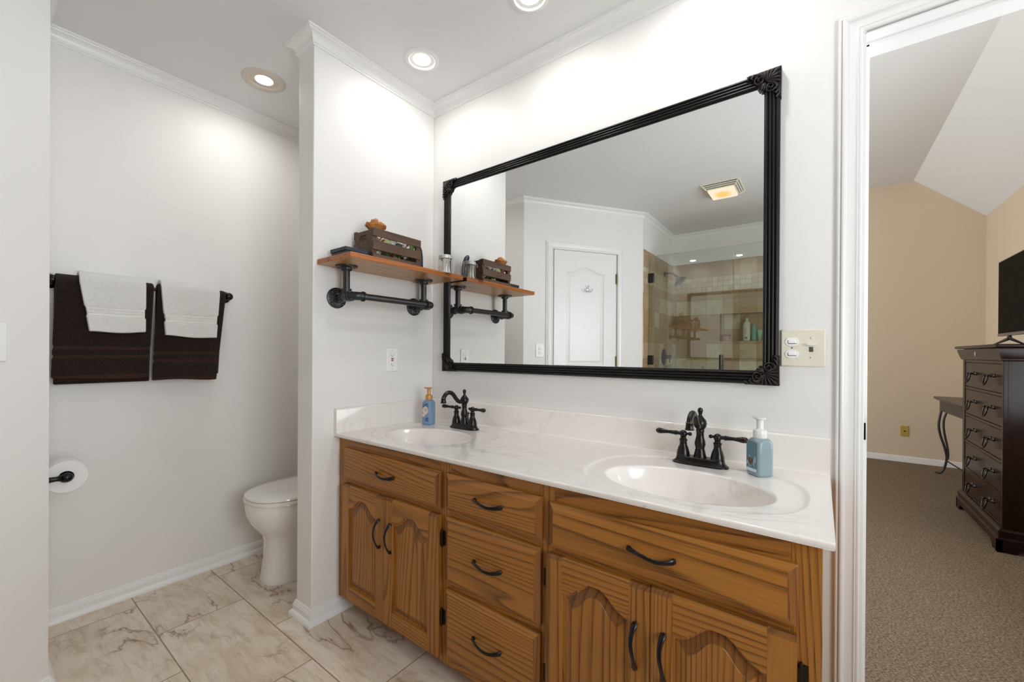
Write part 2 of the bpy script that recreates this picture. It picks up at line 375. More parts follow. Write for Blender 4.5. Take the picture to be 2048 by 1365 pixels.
for s0, s1, z0, z1 in ((0, .268, 0, ZC+.1), (.268, .917, 2.038, ZC+.1), (.917, 1.1954, 0, ZC+.1)): bb.box(s0, s1, -.1, 0, z0, z1, xf=W)
struct(bb.build('wall_angled', M_['wall'], angle=0))
struct(MB().box(XS-.1, XS, YB-.12, -2.345, 0, ZC+.1).build('wall_shower_side', M_['wall'], angle=0))
struct(MB().box(XS-.1, XR+.1, YB-.12, YB, 2.11, ZC+.1).build('wall_back', M_['wall'], angle=0))
WY0, WY1, WZ0, WZ1 = -1.85, -.75, .75, 2.10
b = MB().box(XR, XR+.1, YB, WY0, 0, ZC+.1).box(XR, XR+.1, WY1, 0, 0, ZC+.1).box(XR, XR+.1, WY0, WY1, 0, WZ0).box(XR, XR+.1, WY0, WY1, WZ1, ZC+.1)
struct(b.build('wall_right', M_['wall'], angle=0))
wn = struct(MB().sweep([(WY0, WZ0), (WY1, WZ0), (WY1, WZ1), (WY0, WZ1)], [(0, 0), (.05, 0), (.05, .03), (0, .03)], True, lift=lambda p, h: (XR+.03+h, p.x, p.y)).build('unseen_window_1', M_['trim'], angle=0))  # made-up opening out of view, put in for the fill light
MB().box(XR+.04, XR+.045, WY0+.05, WY1-.05, WZ0+.05, WZ1-.05).build('pane', M_['pane'], wn, angle=0)
# ceiling with round openings for the recessed lights
CANS = [(.233, -.290), (.809, -.278), (1.385, -.278)]; ALC = (-.495, -.648)
bm = bmesh.new()
def loop(pts):
    vv = [bm.verts.new((x, y, ZC)) for x, y in pts]; return [bm.edges.new((vv[i], vv[(i+1) % len(vv)])) for i in range(len(vv))]
ed = loop([(XA-.1, YB-.1), (XR+.1, YB-.1), (XR+.1, .06), (XA-.1, .06)])
for (x, y), r in [(c, .057) for c in CANS] + [(ALC, .065)]: ed += loop([(x+r*math.cos(2*PI*i/40), y+r*math.sin(2*PI*i/40)) for i in range(40)])
bmesh.ops.triangle_fill(bm, use_beauty=True, use_dissolve=False, edges=ed)
me = bpy.data.meshes.new('ceiling'); bm.to_mesh(me); bm.free(); me.materials.append(M_['ceiling'])
o = bpy.data.objects.new('ceiling', me); C.objects.link(o); struct(o)
# crown moulding and baseboards, one piece for each wall
LOOP = [(XR, 0), (0, 0), (0, -YP), (-TW, -YP), (-TW, 0), (XA, 0), (XA, YF), tuple(c1), tuple(c2), (XS, YB), (XR, YB)]
cp = [(0, 2.386), (.005, 2.386), (.006, 2.393), (.010, 2.395), (.010, 2.4005)] + [(.0105+.0225*(1-math.cos(a)), 2.4025+.0235*math.sin(a)) for a in [PI/2*i/7 for i in range(8)]] + [(.036, 2.4275), (.037, 2.431), (.044, 2.4315), (.044, 2.44), (0, 2.44)]
for i in range(11):
    struct(MB().sweep(LOOP, cp, True, seg=[i]).build('trim_%d' % (i+1), M_['trim'], angle=25))
bp = [(0, 0), (.024, 0), (.0235, .008), (.021, .014), (.016, .019), (.0115, .0215), (.011, .043), (.009, .045), (.0085, .050), (.006, .052), (.0055, .057), (.003, .060), (0, .061)]
bs_ = ['vanity', 'partition_right', 'partition_end', 'partition_left', 'toilet', 'alcove', 'alcove_front', 'angled']
for i, nme in enumerate(bs_):
    m_ = MB()
    if i == 7:
        for s0, s1 in ((0, .204), (.981, 1.1954)):
            P0 = [tuple(c1), tuple(c2)]
            if s0 == 0: pth = [(XA, YF), tuple(c1), tuple(c1+dv*s1)]; m_.sweep(pth, bp, seg=[1])
            else: m_.sweep([tuple(c1+dv*s0), tuple(c2)], bp)
    elif i == 0: m_.sweep([(1.710, 0), (1.6815, 0)], bp)
    elif i == 1: m_.sweep([(0, -.462), (0, -YP), (-TW, -YP)], bp, seg=[0])
    else: m_.sweep(LOOP, bp, True, seg=[i])
    struct(m_.build('baseboard_' + nme, M_['trim'], angle=25))
# ------------------------------------------------------------------ doorway to the bedroom
cas = [(0, .0), (0, .010), (.003, .0125), (.007, .0125), (.0095, .010), (.0105, .0165), (.014, .018), (.019, .0165), (.022, .0125), (.030, .0105), (.040, .0105), (.0445, .013), (.047, .0105), (.0485, .012), (.053, .012), (.055, .010), (.055, 0)]
path = [(1.712, 0), (1.712, 2.097), (DR+.055, 2.097), (DR+.055, 0)]
struct(MB().sweep(path, [(-d, h) for d, h in cas], lift=lambda p, h: (p.x, -h, p.y)).build('trim_12', M_['trim'], angle=25))
b = MB().box(DL+.0002, DL+.0085, -.001, WT+.001, 0, DT).box(DL+.0085, DL+.0185, .048, .11, 0, DT-.012)
b.box(DL+.004, DR-.004, -.001, WT+.001, DT-.0085, DT-.004).box(DL+.0085, DR-.0085, .048, .11, DT-.0195, DT-.0085)
b.box(DR-.0085, DR-.004, -.001, WT+.001, 0, DT).box(DR-.0185, DR-.0085, .048, .11, 0, DT-.012)
dj = struct(b.build('door_1', M_['trim'], angle=0, bevel=.0012))
sk = MB().box(DL+.0083, DL+.0098, .014, .040, .878, .938); sk.box(DL+.0083, DL+.0135, .006, .016, .884, .932)
sk.build('strike_plate', M_['bronze'], dj, angle=0, bevel=.001)
# ------------------------------------------------------------------ closet door on the angled wall
struct(MB().sweep([(.204, 0), (.204, 2.093), (.981, 2.093), (.981, 0)], [(-d*1.16, h) for d, h in cas], lift=lambda p, h: W(p.x, h, p.y)).build('trim_13', M_['trim'], angle=25))
b = MB()
def flat_arch(x0, x1, z1, rise, n=24):
    out = []
    for i in range(n+1):
        t = i/n; u = min(t, 1-t)*2; out.append((x0+(x1-x0)*t, z1+rise*(0.5-.5*math.cos(PI*max(0, min(1, (u-.12)/.88))))))
    return out
def panel_rings(x0, x1, z0, z1, rise, insets, dep, n=24):
    rs = []
    for ins, d in zip(insets, dep):
        a = flat_arch(x0+ins, x1-ins, z1-ins, rise, n); pts = a[::-1] + [(x0+ins, z0+ins), (x1-ins, z0+ins)]
        rs.append([(p[0], d, p[1]) for p in pts])
    return rs
S0, S1, ZT = .281, .904, 2.026
b.box(S0, S1, -.035, -.009, .01, ZT, xf=W)
# stiles and rails as a raised skin, with two recessed panels
def skin(x0, x1, z0, z1, holes):
    pass
P1 = (.40, .778, 1.02, 1.838, .05); P2 = (.40, .778, .22, .90, 0)
a1 = flat_arch(P1[0], P1[1], P1[3], P1[4])
b.prism([(S0, .01), (P1[0], .01), (P1[0], ZT), (S0, ZT)], -.0085, .004, 'y', xf=W); b.prism([(P1[1], .01), (S1, .01), (S1, ZT), (P1[1], ZT)], -.0085, .004, 'y', xf=W)
b.prism([(P1[0], ZT)] + a1 + [(P1[1], ZT)], -.0085, .004, 'y', xf=W)
b.prism([(P1[0], P2[3]), (P1[1], P2[3]), (P1[1], P1[2]), (P1[0], P1[2])], -.0085, .004, 'y', xf=W); b.prism([(P1[0], .01), (P1[1], .01), (P1[1], P2[2]), (P1[0], P2[2])], -.0085, .004, 'y', xf=W)
door = struct(b.build('door_2', M_['trim'], angle=30))
for p in (P1, P2):
    q = MB(); rg_ = panel_rings(p[0], p[1], p[2], p[3], p[4], (0, .010, .018, .036, .038), (.0038, -.0065, -.0065, .0015, .0018)); q.loft(rg_, xf=W, cap=False); q.add(rg_[-1], [tuple(range(len(rg_[-1])))], 0, W); q.build('door_panel', M_['trim'], door, angle=30)
for z in (1.805, 1.052, .3):
    q = MB().lathe([(.006, -.046), (.006, .046)], W(.908, .012, z), n=12); q.box(.895, .921, .003, .006, z-.045, z+.045, xf=W); q.build('hinge', M_['brass'], door)
q = MB().lathe([(.001, 0), (.026, .001), (.026, .006), (.010, .012), (.010, .034), (.022, .042), (.028, .055), (.022, .068), (0, .072)], (0, 0, 0), 'y', xf=lambda x, y, z: W(.335+x, .004+y, .94+z)); q.build('door_handle', M_['bronze'], door)
hk = thing('robe_hook', W(.604, .004, 1.69), 'small silver double robe hook on the white arched-panel door', 'hook')
q = MB().box(.594, .614, .0034, .008, 1.672, 1.712, xf=W); q.build('back_plate', M_['chrome'], hk, bevel=.002)
for sg in (-1, 1):
    q = MB().tube([W(.604, .006, 1.68), W(.604+sg*.015, .022, 1.672), W(.604+sg*.032, .030, 1.676), W(.604+sg*.040, .030, 1.69)], .0035, 8); q.ball(W(.604+sg*.040, .030, 1.692), .0055, 8); q.build('prong', M_['chrome'], hk)
q = MB().tube([W(.604, .006, 1.70), W(.604, .022, 1.708), W(.604, .03, 1.722)], .0035, 8); q.ball(W(.604, .03, 1.724), .0055, 8); q.build('prong', M_['chrome'], hk)
sw = thing('light_switch', W(.15, 0, 1.147), 'white wall plate with two stacked rocker switches beside the closet door', 'switch')
MB().box(.112, .190, 0.0004, .006, 1.090, 1.205, xf=W).build('wall_plate', M_['white_plastic'], sw, bevel=.003)
for z in (1.165, 1.130):
    q = MB().lathe([(.0165, .006), (.0165, .0075), (.015, .008)], (0, 0, 0), 'y', xf=lambda x, y, zz: W(.151+x*1.1, y, z+zz)); g = q.build('switch_oval', M_['white_plastic'], sw)
    MB().box(.140, .162, .008, .0115, z-.006, z+.006, xf=W).build('rocker', M_['white_plastic'], g, bevel=.002)
# ------------------------------------------------------------------ vanity cabinet
YFc, YD = -.540, -.560            # face frame and door fronts
van = thing('vanity_cabinet', (.84, -.28, 0), 'long honey oak double vanity cabinet with arched raised panel doors under the white marble top', 'cabinet')
b = MB()
b.box(.002, .02, YFc+.001, -.003, .066, .7605, 1).box(1.663, 1.681, YFc+.001, -.003, .066, .7605, 1)
b.box(.02, 1.663, YFc+.02, -.003, .066, .080, 0).box(.02, 1.663, -.02, -.003, .08, .7605, 0)
b.box(.02, 1.663, -.458, -.44, .0, .066, 0).box(.02, .038, -.44, -.02, 0, .066, 0).box(1.645, 1.663, -.44, -.02, 0, .066, 0)
b.build('carcass', [M_['oak_x'], M_['oak_z'], M_['darkslot']], van, angle=0)
b = MB()
for x0, x1 in ((.001, .068), (.628, .682), (1.038, 1.086), (1.632, 1.682)): b.box(x0, x1, YFc, YFc+.02, .066, .7605, 1)
for x0, x1, zs in ((.068, .628, ((.066, .103), (.556, .606), (.706, .7605))), (.682, 1.038, ((.066, .116), (.318, .368), (.560, .608), (.706, .7605))), (1.086, 1.632, ((.066, .103), (.556, .606), (.706, .7605)))):
    for z0, z1 in zs: b.box(x0, x1, YFc+.0003, YFc+.02, z0, z1, 0)
b.build('face_frame', [M_['oak_x'], M_['oak_z']], van, angle=0, bevel=.0008, bseg=1)
def pull(c, axis, parent, L=.112):
    n = 22; pa = []; ra = []; fl = []
    for i in range(n+1):
        t = i/n; s = (t-.5)*L; d = .0265*math.sin(PI*t)**.75 + .002; e = abs(2*t-1)
        tw = .0035*math.sin(2*PI*t)
        pa.append((c[0]+(s if axis == 'x' else tw), c[1]-d, c[2]+(s if axis == 'z' else tw)))
        ra.append(.0048+.0036*e**3 if e < .97 else .006); fl.append(.62-.18*e**3)
    b = MB().tube(pa, ra, 12, flat=fl, upv=(0, 0, 1) if axis == 'x' else (1, 0, 0))
    for sgn in (-1, 1):
        s = sgn*(L/2-.004); p = (c[0]+(s if axis == 'x' else 0), c[1], c[2]+(s if axis == 'z' else 0))
        b.lathe([(.0055, 0), (.0055, -.006), (.004, -.010)], p, 'y', 12)
    return b.build('handle', M_['bronze'], parent)
def drawer(x0, x1, z0, z1, hz=None):
    b = MB(); i1, i2 = .006, .017; yb, ym, yf = YFc-.0005, YD+.009, YD
    r = [[(x0, yb, z0), (x1, yb, z0), (x1, yb, z1), (x0, yb, z1)], [(x0, ym, z0), (x1, ym, z0), (x1, ym, z1), (x0, ym, z1)]]
    for ins, y in ((.005, ym-.003), (i2, yf)):
        r.append([(x0+ins, y, z0+ins), (x1-ins, y, z0+ins), (x1-ins, y, z1-ins), (x0+ins, y, z1-ins)])
    b.loft(r); k = []
    for ring in range(3): k += [0, 1, 0, 1]
    b.m = k + [0, 0]
    d = b.build('drawer', [M_['oak_x'], M_['oak_end']], van, angle=0, bevel=.0012)
    pull(((x0+x1)/2, YD, hz or (z0+z1)/2), 'x', d); return d
drawer(.055, .641, .590, .719); drawer(.669, 1.050, .598, .720, .662); drawer(.669, 1.047, .354, .573, .467); drawer(.669, 1.046, .105, .331, .224)
drawer(1.074, 1.644, .589, .713, .654)
def cab_door(x0, x1, z0, z1, hx, hinge_right):
    sw_, br, trr, rise = .050, .056, .094, .048
    xa, xb, za = x0+sw_, x1-sw_, z0+br; zs = z1-trr; b = MB(); yb = YFc-.0005; ch = .010
    def arch(ins, n=44):
        A, B = xa+ins, xb-ins; out = []
        for i in range(n+1):
            t = i/n; u = min(t, 1-t)*2
            if u < .13: h = 0
            else:
                q = (u-.13)/.87; h = .10*min(1, q/.06)**.5+.90*(.5-.5*math.cos(PI*min(1, q*1.12)))
            out.append((A+(B-A)*t, zs-ins+rise*h))
        return out
    def lip(xx0, xx1, zlo, mats):        # piece with a routed lip along its top edge
        pr = [(yb, zlo), (YD, zlo), (YD, z1-ch), (YD+.007, z1), (yb, z1)]
        b.prism(pr, xx0, xx1, 'x', [0, 0]+mats)
    z_ = 1; e_ = 2
    lip(x0, xa, z0, [z_, z_, e_, e_, z_]); b.m[-7:-5] = [z_, z_]
    lip(xb, x1, z0, [z_, z_, e_, e_, z_]); b.m[-7:-5] = [z_, z_]
    b.box(xa, xb, YD, yb, z0, za, 0)
    ar = arch(0)
    b.prism([(xa, z1-ch), ] + ar + [(xb, z1-ch)], YD, yb, 'y', 0)
    lip(xa, xb, z1-ch-.0005, [0, 0, 0, 0, 0])
    d = b.build('door', [M_['oak_x'], M_['oak_z'], M_['oak_end']], van, angle=0, bevel=.0012, bseg=1)
    q = MB(); rs = []
    for ins, y in ((.0, YD+.008), (.007, YD+.010), (.029, YD+.0035), (.030, YD+.0025)):
        rs.append([(p[0], y, p[1]) for p in arch(ins)] + [(xb-ins, y, za+ins), (xa+ins, y, za+ins)])
    q.loft(rs, cap=False); n = len(rs[0]); mi = []
    for ring in range(3):
        for j in range(n): mi.append(1 if (j < 44 and ring >= 1) or (j == n-2 and ring == 1) else 0)
    q.m = mi; q.add(rs[-1], [tuple(range(n))], 0); q.add([(xa, YD+.008, za), (xb, YD+.008, za), (xb, yb, zs+rise), (xa, yb, zs+rise)], [], 0)
    q.build('raised_panel', [M_['oak_z'], M_['oak_end']], d, angle=25)
    pull((hx, YD, .424), 'z', d)
    hxx = x1+.006 if hinge_right else x0-.006
    for z in (z0+.134, z1-.073) if False else (.222, .492):
        h = MB().lathe([(.0025, -.030), (.0042, -.026), (.0042, .026), (.0025, .030)], (hxx, YFc-.006, z), n=10)
        s = -1 if hinge_right else 1
        h.box(*sorted((hxx, hxx-s*.012)), YFc-.003, YFc-.0002, z-.024, z+.024); h.box(*sorted((hxx, hxx+s*.009)), YFc-.010, YFc-.006, z-.02, z+.02)
        h.build('hinge', M_['bronze_hinge'], d)
M_['bronze_hinge'] = plain('hinge_metal', '2e2418', .4, .7)
cab_door(.055, .3405, .090, .568, .314, False); cab_door(.3425, .639, .090, .571, .384, True)
cab_door(1.070, 1.3565, .090, .571, 1.3235, False); cab_door(1.3585, 1.643, .090, .574, 1.390, True)
# ------------------------------------------------------------------ marble top with moulded bowls
ZT_ = .7757; YC = -.5655; LT = 1.7006
SINKS = [(.347, -.345), (1.374, -.345)]
top = thing('countertop', (.85, -.28, ZT_), 'white veined marble countertop with two oval bowls on the oak vanity cabinet', 'countertop')
def cp_(v, p): return math.copysign(abs(v)**p, v)
NA = 144; bm = bmesh.new(); eds = []
def loop3(pts):
    vv = [bm.verts.new(p) for p in pts]; return [bm.edges.new((vv[i], vv[(i+1) % len(vv)])) for i in range(len(vv))]
eds += loop3([(0, YC+.004, ZT_), (LT, YC+.004, ZT_), (LT, -.001, ZT_), (0, -.001, ZT_)])
def rim_in(sx, sy, a): return (sx+.214*math.cos(a), sy+.143*math.sin(a))
def rim_out(sx, a): return (sx+.285*cp_(math.cos(a), 2/2.6), -.305+.222*cp_(math.sin(a), 2/2.6))
tb = MB(); bas = []
for sx, sy in SINKS:
    eds += loop3([(*rim_out(sx, 2*PI*i/NA), ZT_) for i in range(NA)])
    ts = [0, .012, .03, .06, .12, .3, .6, .80, .86, .90, .93, .96, .98, 1]; rings = []
    for t in ts:
        q = max(0, min(1, (t-.82)/.18)); q = q*q*(3-2*q); lip_ = .0035*max(0, 1-t/.06)**2
        rings.append([tuple(Vector(rim_in(sx, sy, a)).lerp(Vector(rim_out(sx, a)), t)) + (ZT_-.0045*(1-q)-lip_,) for a in [2*PI*i/NA for i in range(NA)]])
    tb.loft(rings, cap=False)
    rs = [1, .996, .990, .98, .965, .945, .92, .89, .85, .8, .74, .66, .57, .47, .36, .24, .12, .02]
    bas.append(MB().loft([[(sx+.214*r*math.cos(a), sy+.143*r*math.sin(a), ZT_-.008-.122*(1-r**2.4)**.62) for a in [2*PI*i/NA for i in range(NA)]] for r in rs], cap=False).add([(sx, sy, ZT_-.13)], []))
bmesh.ops.triangle_fill(bm, use_beauty=True, use_dissolve=False, edges=eds); bm.verts.index_update()
tb.add([tuple(v.co) for v in bm.verts], [tuple(v.index for v in f.verts) for f in bm.faces]); bm.free()
ZB = .7612
tb.loft([[(x, YC+.004, ZT_), (x, YC+.0012, ZT_-.0010), (x, YC, ZT_-.0035), (x, YC, ZB+.003), (x, YC+.002, ZB)] for x in (0, LT)], cap=False)
tb.add([(0, YC, ZT_-.0030), (0, YC+.004, ZT_), (0, -.001, ZT_), (0, -.001, ZB), (0, YC, ZB)], [(0, 1, 2, 3, 4)]); tb.add([(LT, YC, ZT_-.0030), (LT, YC+.004, ZT_), (LT, -.001, ZT_), (LT, -.001, ZB), (LT, YC, ZB)], [(0, 1, 2, 3, 4)])
tb.add([(0, YC, ZB), (LT, YC, ZB), (LT, -.53, ZB), (0, -.53, ZB)], [(0, 1, 2, 3)])
t_ = tb.build('slab', M_['marble'], top, angle=50)
for q in bas: q.build('bowl', M_['marble'], top, angle=60)
def splash_prof(h): return [(.0008, 0), (.030, 0), (.0225, .0015), (.0205, .006), (.020, h-.006), (.0175, h-.001), (.015, h), (.0008, h)]
SPH = .881-ZT_
MB().sweep([(LT, 0), (.0008, 0)], [(d, ZT_+h-.0002) for d, h in splash_prof(SPH)]).build('backsplash', M_['marble'], top, angle=50)
MB().sweep([(0, -.020), (0, -.566)], [(d, ZT_+h) for d, h in splash_prof(SPH)]).build('side_splash', M_['marble'], top, angle=50)
for sx, sy in SINKS:
    MB().lathe([(.0, .0), (.021, .0), (.022, .002), (.018, .003), (0, .0028)], (sx, sy, ZT_-.1350), n=24).build('drain', M_['bronze'], top)
# ------------------------------------------------------------------ faucets
def faucet(cx, cy, label):
    z0 = ZT_-.0044; r = thing('faucet', (cx, cy, z0), label, 'faucet', 'bronze faucets on the vanity top')
    b = MB(); rr = []
    for hx, hy, h in ((.083, .029, 0), (.083, .029, .004), (.078, .0255, .008), (.073, .023, .013), (.071, .022, .022), (.069, .020, .024)):
        rr.append([(cx+math.copysign(abs(math.cos(a))**.55, math.cos(a))*hx, cy+math.copysign(abs(math.sin(a))**.75, math.sin(a))*hy, z0+h) for a in [2*PI*i/40 for i in range(40)]])
    b.loft(rr).build('base_plate', M_['bronze'], r, angle=35)
    b = MB().lathe([(.0195, .022), (.020, .026), (.0175, .034), (.0145, .048), (.0135, .052), (.0140, .056), (.0168, .066), (.0148, .078), (.0115, .090), (.0112, .104), (.0128, .108), (.0128, .111), (.012, .113), (.0178, .122), (.0200, .132), (.0178, .142), (.0115, .150), (.0065, .156), (.005, .161), (.0068, .166), (.0085, .173), (.0065, .180), (0, .183)], (cx, cy, z0), n=28)
    body = b.build('spout_column', M_['bronze'], r)
    for h, rad in ((.024, .0202), (.0535, .0142), (.109, .0131)):
        MB().lathe([(rad-.001, h-.0008), (rad, h), (rad-.001, h+.0008)], (cx, cy, z0), n=28).build('worn_ring', M_['bronze_wear'], body)
    p = [(cx, cy-.010, z0+.130), (cx, cy-.026, z0+.127), (cx, cy-.042, z0+.132), (cx, cy-.058, z0+.146), (cx, cy-.073, z0+.163), (cx, cy-.090, z0+.173), (cx, cy-.107, z0+.174), (cx, cy-.121, z0+.167), (cx, cy-.130, z0+.157), (cx, cy-.133, z0+.149)]
    q = []
    for i in range(len(p)-1):
        for s in range(4):
            t = s/4; P0, P1_, P2_, P3 = [Vector(p[max(0, min(len(p)-1, i+k))]) for k in (-1, 0, 1, 2)]
            q.append(.5*((2*P1_)+(P2_-P0)*t+(2*P0-5*P1_+4*P2_-P3)*t*t+(3*P1_-P0-3*P2_+P3)*t**3))
    q.append(Vector(p[-1]))
    sp = MB().tube(q, [.0095+.0008*math.sin(i) * 0 for i in range(len(q))], 16); sp.lathe([(.0108, .004), (.0112, .002), (.0105, 0), (.0118, -.012), (.0135, -.016), (.0125, -.018)], (cx, cy-.1335, z0+.148), n=20)
    sp.ball((cx, cy+.021, z0+.133), .0075, 10); sp.tube([(cx, cy+.012, z0+.132), (cx, cy+.02, z0+.133)], .005, 10)
    spo = sp.build('spout', M_['bronze'], r)
    MB().lathe([(.0104, .0032), (.0115, .0042), (.0104, .0052)], (cx, cy-.1335, z0+.148), n=20).build('worn_ring', M_['bronze_wear'], spo)
    MB().tube([(cx, cy+.026, z0+.02), (cx, cy+.026, z0+.062)], .003, 8).ball((cx, cy+.026, z0+.068), .0075, 10, (1, 1, .8)).build('lift_rod', M_['bronze'], r)
    for s in (-1, 1):
        hx = cx+s*.051
        b = MB().lathe([(.0205, .022), (.0205, .027), (.0190, .036), (.0150, .050), (.0112, .058), (.0108, .068), (.0125, .073), (.0125, .076), (.009, .078), (.009, .083)], (hx, cy, z0), n=24).build('handle_base', M_['bronze'], r)
        MB().lathe([(.0196, .0262), (.0208, .027), (.0196, .0278)], (hx, cy, z0), n=24).build('worn_ring', M_['bronze_wear'], b)
        lv = MB().ball((hx, cy, z0+.093), .0125, 14, (1, 1, 1)); zz = z0+.094
        lv.tube([(hx+s*k, cy-abs(k)*.12, zz+.002*k/.08) for k in (.008, .018, .022, .028, .045, .060, .070, .078, .083, .086)], [.006, .006, .008, .0068, .0055, .0075, .0095, .0090, .0065, .001], 14)
        lv.tube([(hx-s*.008, cy+.001, zz), (hx-s*.017, cy+.002, zz)], .004, 10).ball((hx-s*.020, cy+.002, zz), .0066, 10)
        l = lv.build('lever', M_['bronze'], r)
        MB().tube([(hx+s*.0772, cy-.0093, zz+.002), (hx+s*.0784, cy-.0094, zz+.002)], .0094, 14).build('worn_ring', M_['bronze_wear'], l)
    return r
faucet(.347, -.122, 'dark bronze faucet at the far bowl beside the pale blue gold-topped soap bottle')
faucet(1.369, -.115, 'dark bronze faucet at the near bowl beside the grey-blue white-topped soap bottle')
# ------------------------------------------------------------------ soap bottles
def soap(cx, cy, half, h, rot, body, pump, label, lab_fn):
    z0 = ZT_-.0045; r = thing('soap_bottle', (cx, cy, z0), label, 'soap bottle')
    cr, sr = math.cos(rot), math.sin(rot)
    def xf(x, y, z): return (cx+x*cr-y*sr, cy+x*sr+y*cr, z0+z)
    e = 4.2
    def ring(hf, z, e_=e): return [xf(math.copysign(abs(math.cos(a))**(2/e_), math.cos(a))*hf, math.copysign(abs(math.sin(a))**(2/e_), math.sin(a))*hf, z) for a in [2*PI*i/48 for i in range(48)]]
    s = h
    b = MB().loft([ring(half*.86, 0), ring(half*.97, .003), ring(half, .008), ring(half, s*.84), ring(half*.96, s*.91, 3.6), ring(half*.82, s*.97, 2.6), ring(half*.66, s, 2)])
    bo = b.build('bottle', body, r, angle=40)
    lab_fn(bo, xf, half, s)
    p = MB().lathe([(half*.64, s-.002), (half*.66, s), (half*.66, s+.018), (half*.62, s+.022), (half*.36, s+.026), (half*.33, s+.028), (half*.33, s+.052), (half*.30, s+.053)], (0, 0, 0), n=28, xf=lambda x, y, z: xf(x, y, z))
    p.loft([[xf(x*k, y*k - .006*0, z) for x, y in [(math.cos(a)*.017+(-.012 if math.cos(a) < 0 else 0)*abs(math.cos(a))**3, math.sin(a)*.0135) for a in [2*PI*i/28 for i in range(28)]]] for k, z in ((.7, s+.0525), (1, s+.055), (1, s+.058), (.8, s+.060))])
    p.build('pump', pump, r, angle=35)
    return r
M_['soap_blue'] = plain('pale_blue_plastic', '7691b0', .35); M_['gold'] = plain('gold_plastic', 'c9965a', .35, .35); M_['soap_grey'] = plain('grey_blue_plastic', '83979c', .28); M_['silver_pump'] = plain('frosted_white_plastic', 'dcdcdc', .3)
M_['lab_cream'] = plain('cream_label', 'dccfc0', .6); M_['lab_pink'] = plain('pink_print', 'd6b6b4', .6); M_['lab_navy'] = plain('navy_print', '3a5684', .6); M_['lab_teal'] = plain('teal_print', '5e838f', .5); M_['lab_snow'] = plain('snow_print', 'd5e2ec', .5); M_['lab_brown'] = plain('brown_print', '6d4a2a', .6); M_['lab_dark'] = plain('dark_print', '33505e', .6); M_['lab_ink'] = plain('ink_grey', '8c7f76', .6)
def disc(b, xf, x, z, rx, rz, y, mi=0, n=28, wob=0):
    v = [(x+math.cos(a)*rx*(1+wob*math.cos(8*a)), y, z+math.sin(a)*rz*(1+wob*math.cos(8*a))) for a in [2*PI*i/n for i in range(n)]]
    b.add(v, [tuple(range(n))], mi, xf)
def lab1(bo, xf, hf, s):
    y = -hf-.0003; b = MB(); mats = [M_['lab_cream'], M_['lab_pink'], M_['lab_navy'], M_['lab_ink']]
    disc(b, xf, -.001, s*.58, .016, .019, y, 0, 40, .05); disc(b, xf, -.011, s*.40, .009, .009, y-.0002, 1, 30, .12); disc(b, xf, -.011, s*.40, .003, .003, y-.0004, 0)
    for k, (x, z, a, bb_) in enumerate(((.009, s*.27, .009, .004), (.004, s*.20, .010, .003), (.012, s*.17, .007, .002), (-.004, s*.80, .008, .003), (.007, s*.83, .007, .003), (-.012, s*.73, .004, .004), (.012, s*.76, .004, .003))): disc(b, xf, x, z, a, bb_, y-.0001, 2, 20, .15)
    for k in range(4): b.add([(-.010+.001*k, y-.0003, s*(.65-.035*k)), (.009-.001*k, y-.0003, s*(.65-.035*k)), (.009-.001*k, y-.0003, s*(.662-.035*k)), (-.010+.001*k, y-.0003, s*(.662-.035*k))], [(0, 1, 2, 3)], 3, xf)
    b.build('printed_label', mats, bo, angle=0)
def lab2(bo, xf, hf, s):
    y = -hf-.0003; b = MB(); mats = [M_['lab_teal'], M_['lab_snow'], M_['lab_brown'], M_['lab_dark']]; wx = hf*.72
    b.add([(-wx, y, s*.12), (wx, y, s*.12), (wx, y, s*.90), (-wx, y, s*.90)], [(0, 1, 2, 3)], 0, xf)
    b.add([(-wx, y-.0001, s*.12), (wx, y-.0001, s*.12), (wx, y-.0001, s*.20), (-wx, y-.0001, s*.20)], [(0, 1, 2, 3)], 1, xf)
    rnd = random.Random(4)
    for k in range(40):
        x = rnd.uniform(-wx*.9, wx*.9); z = s*rnd.uniform(.2, .5); l_ = rnd.uniform(.003, .010)
        b.add([(x-.0012, y-.0002-k*1e-6, z), (x+.0012, y-.0002-k*1e-6, z), (x+rnd.uniform(-.003, .003), y-.0002-k*1e-6, z+l_)], [(0, 1, 2)], 1 if k % 3 else 3, xf)
    for x, z in ((-.008, s*.42), (.002, s*.40), (-.003, s*.33)): disc(b, xf, x, z, .0032, .008, y-.0004, 2, 18, .1)
    b.build('printed_label', mats, bo, angle=0)
    for k, (tx, zz, sz) in enumerate((('WINTER', .76, .0062), ('FOREST', .68, .0062), ('HAND SOAP', .60, .0042))):
        pass
soap(.135, -.150, .0265, .122, .22, M_['soap_blue'], M_['gold'], 'slim pale blue foaming soap bottle with gold pump and round cream label', lab1)
soap(1.535, -.128, .0275, .110, -.75, M_['soap_grey'], M_['silver_pump'], 'grey-blue foaming soap bottle with white pump and snowy pinecone label', lab2)
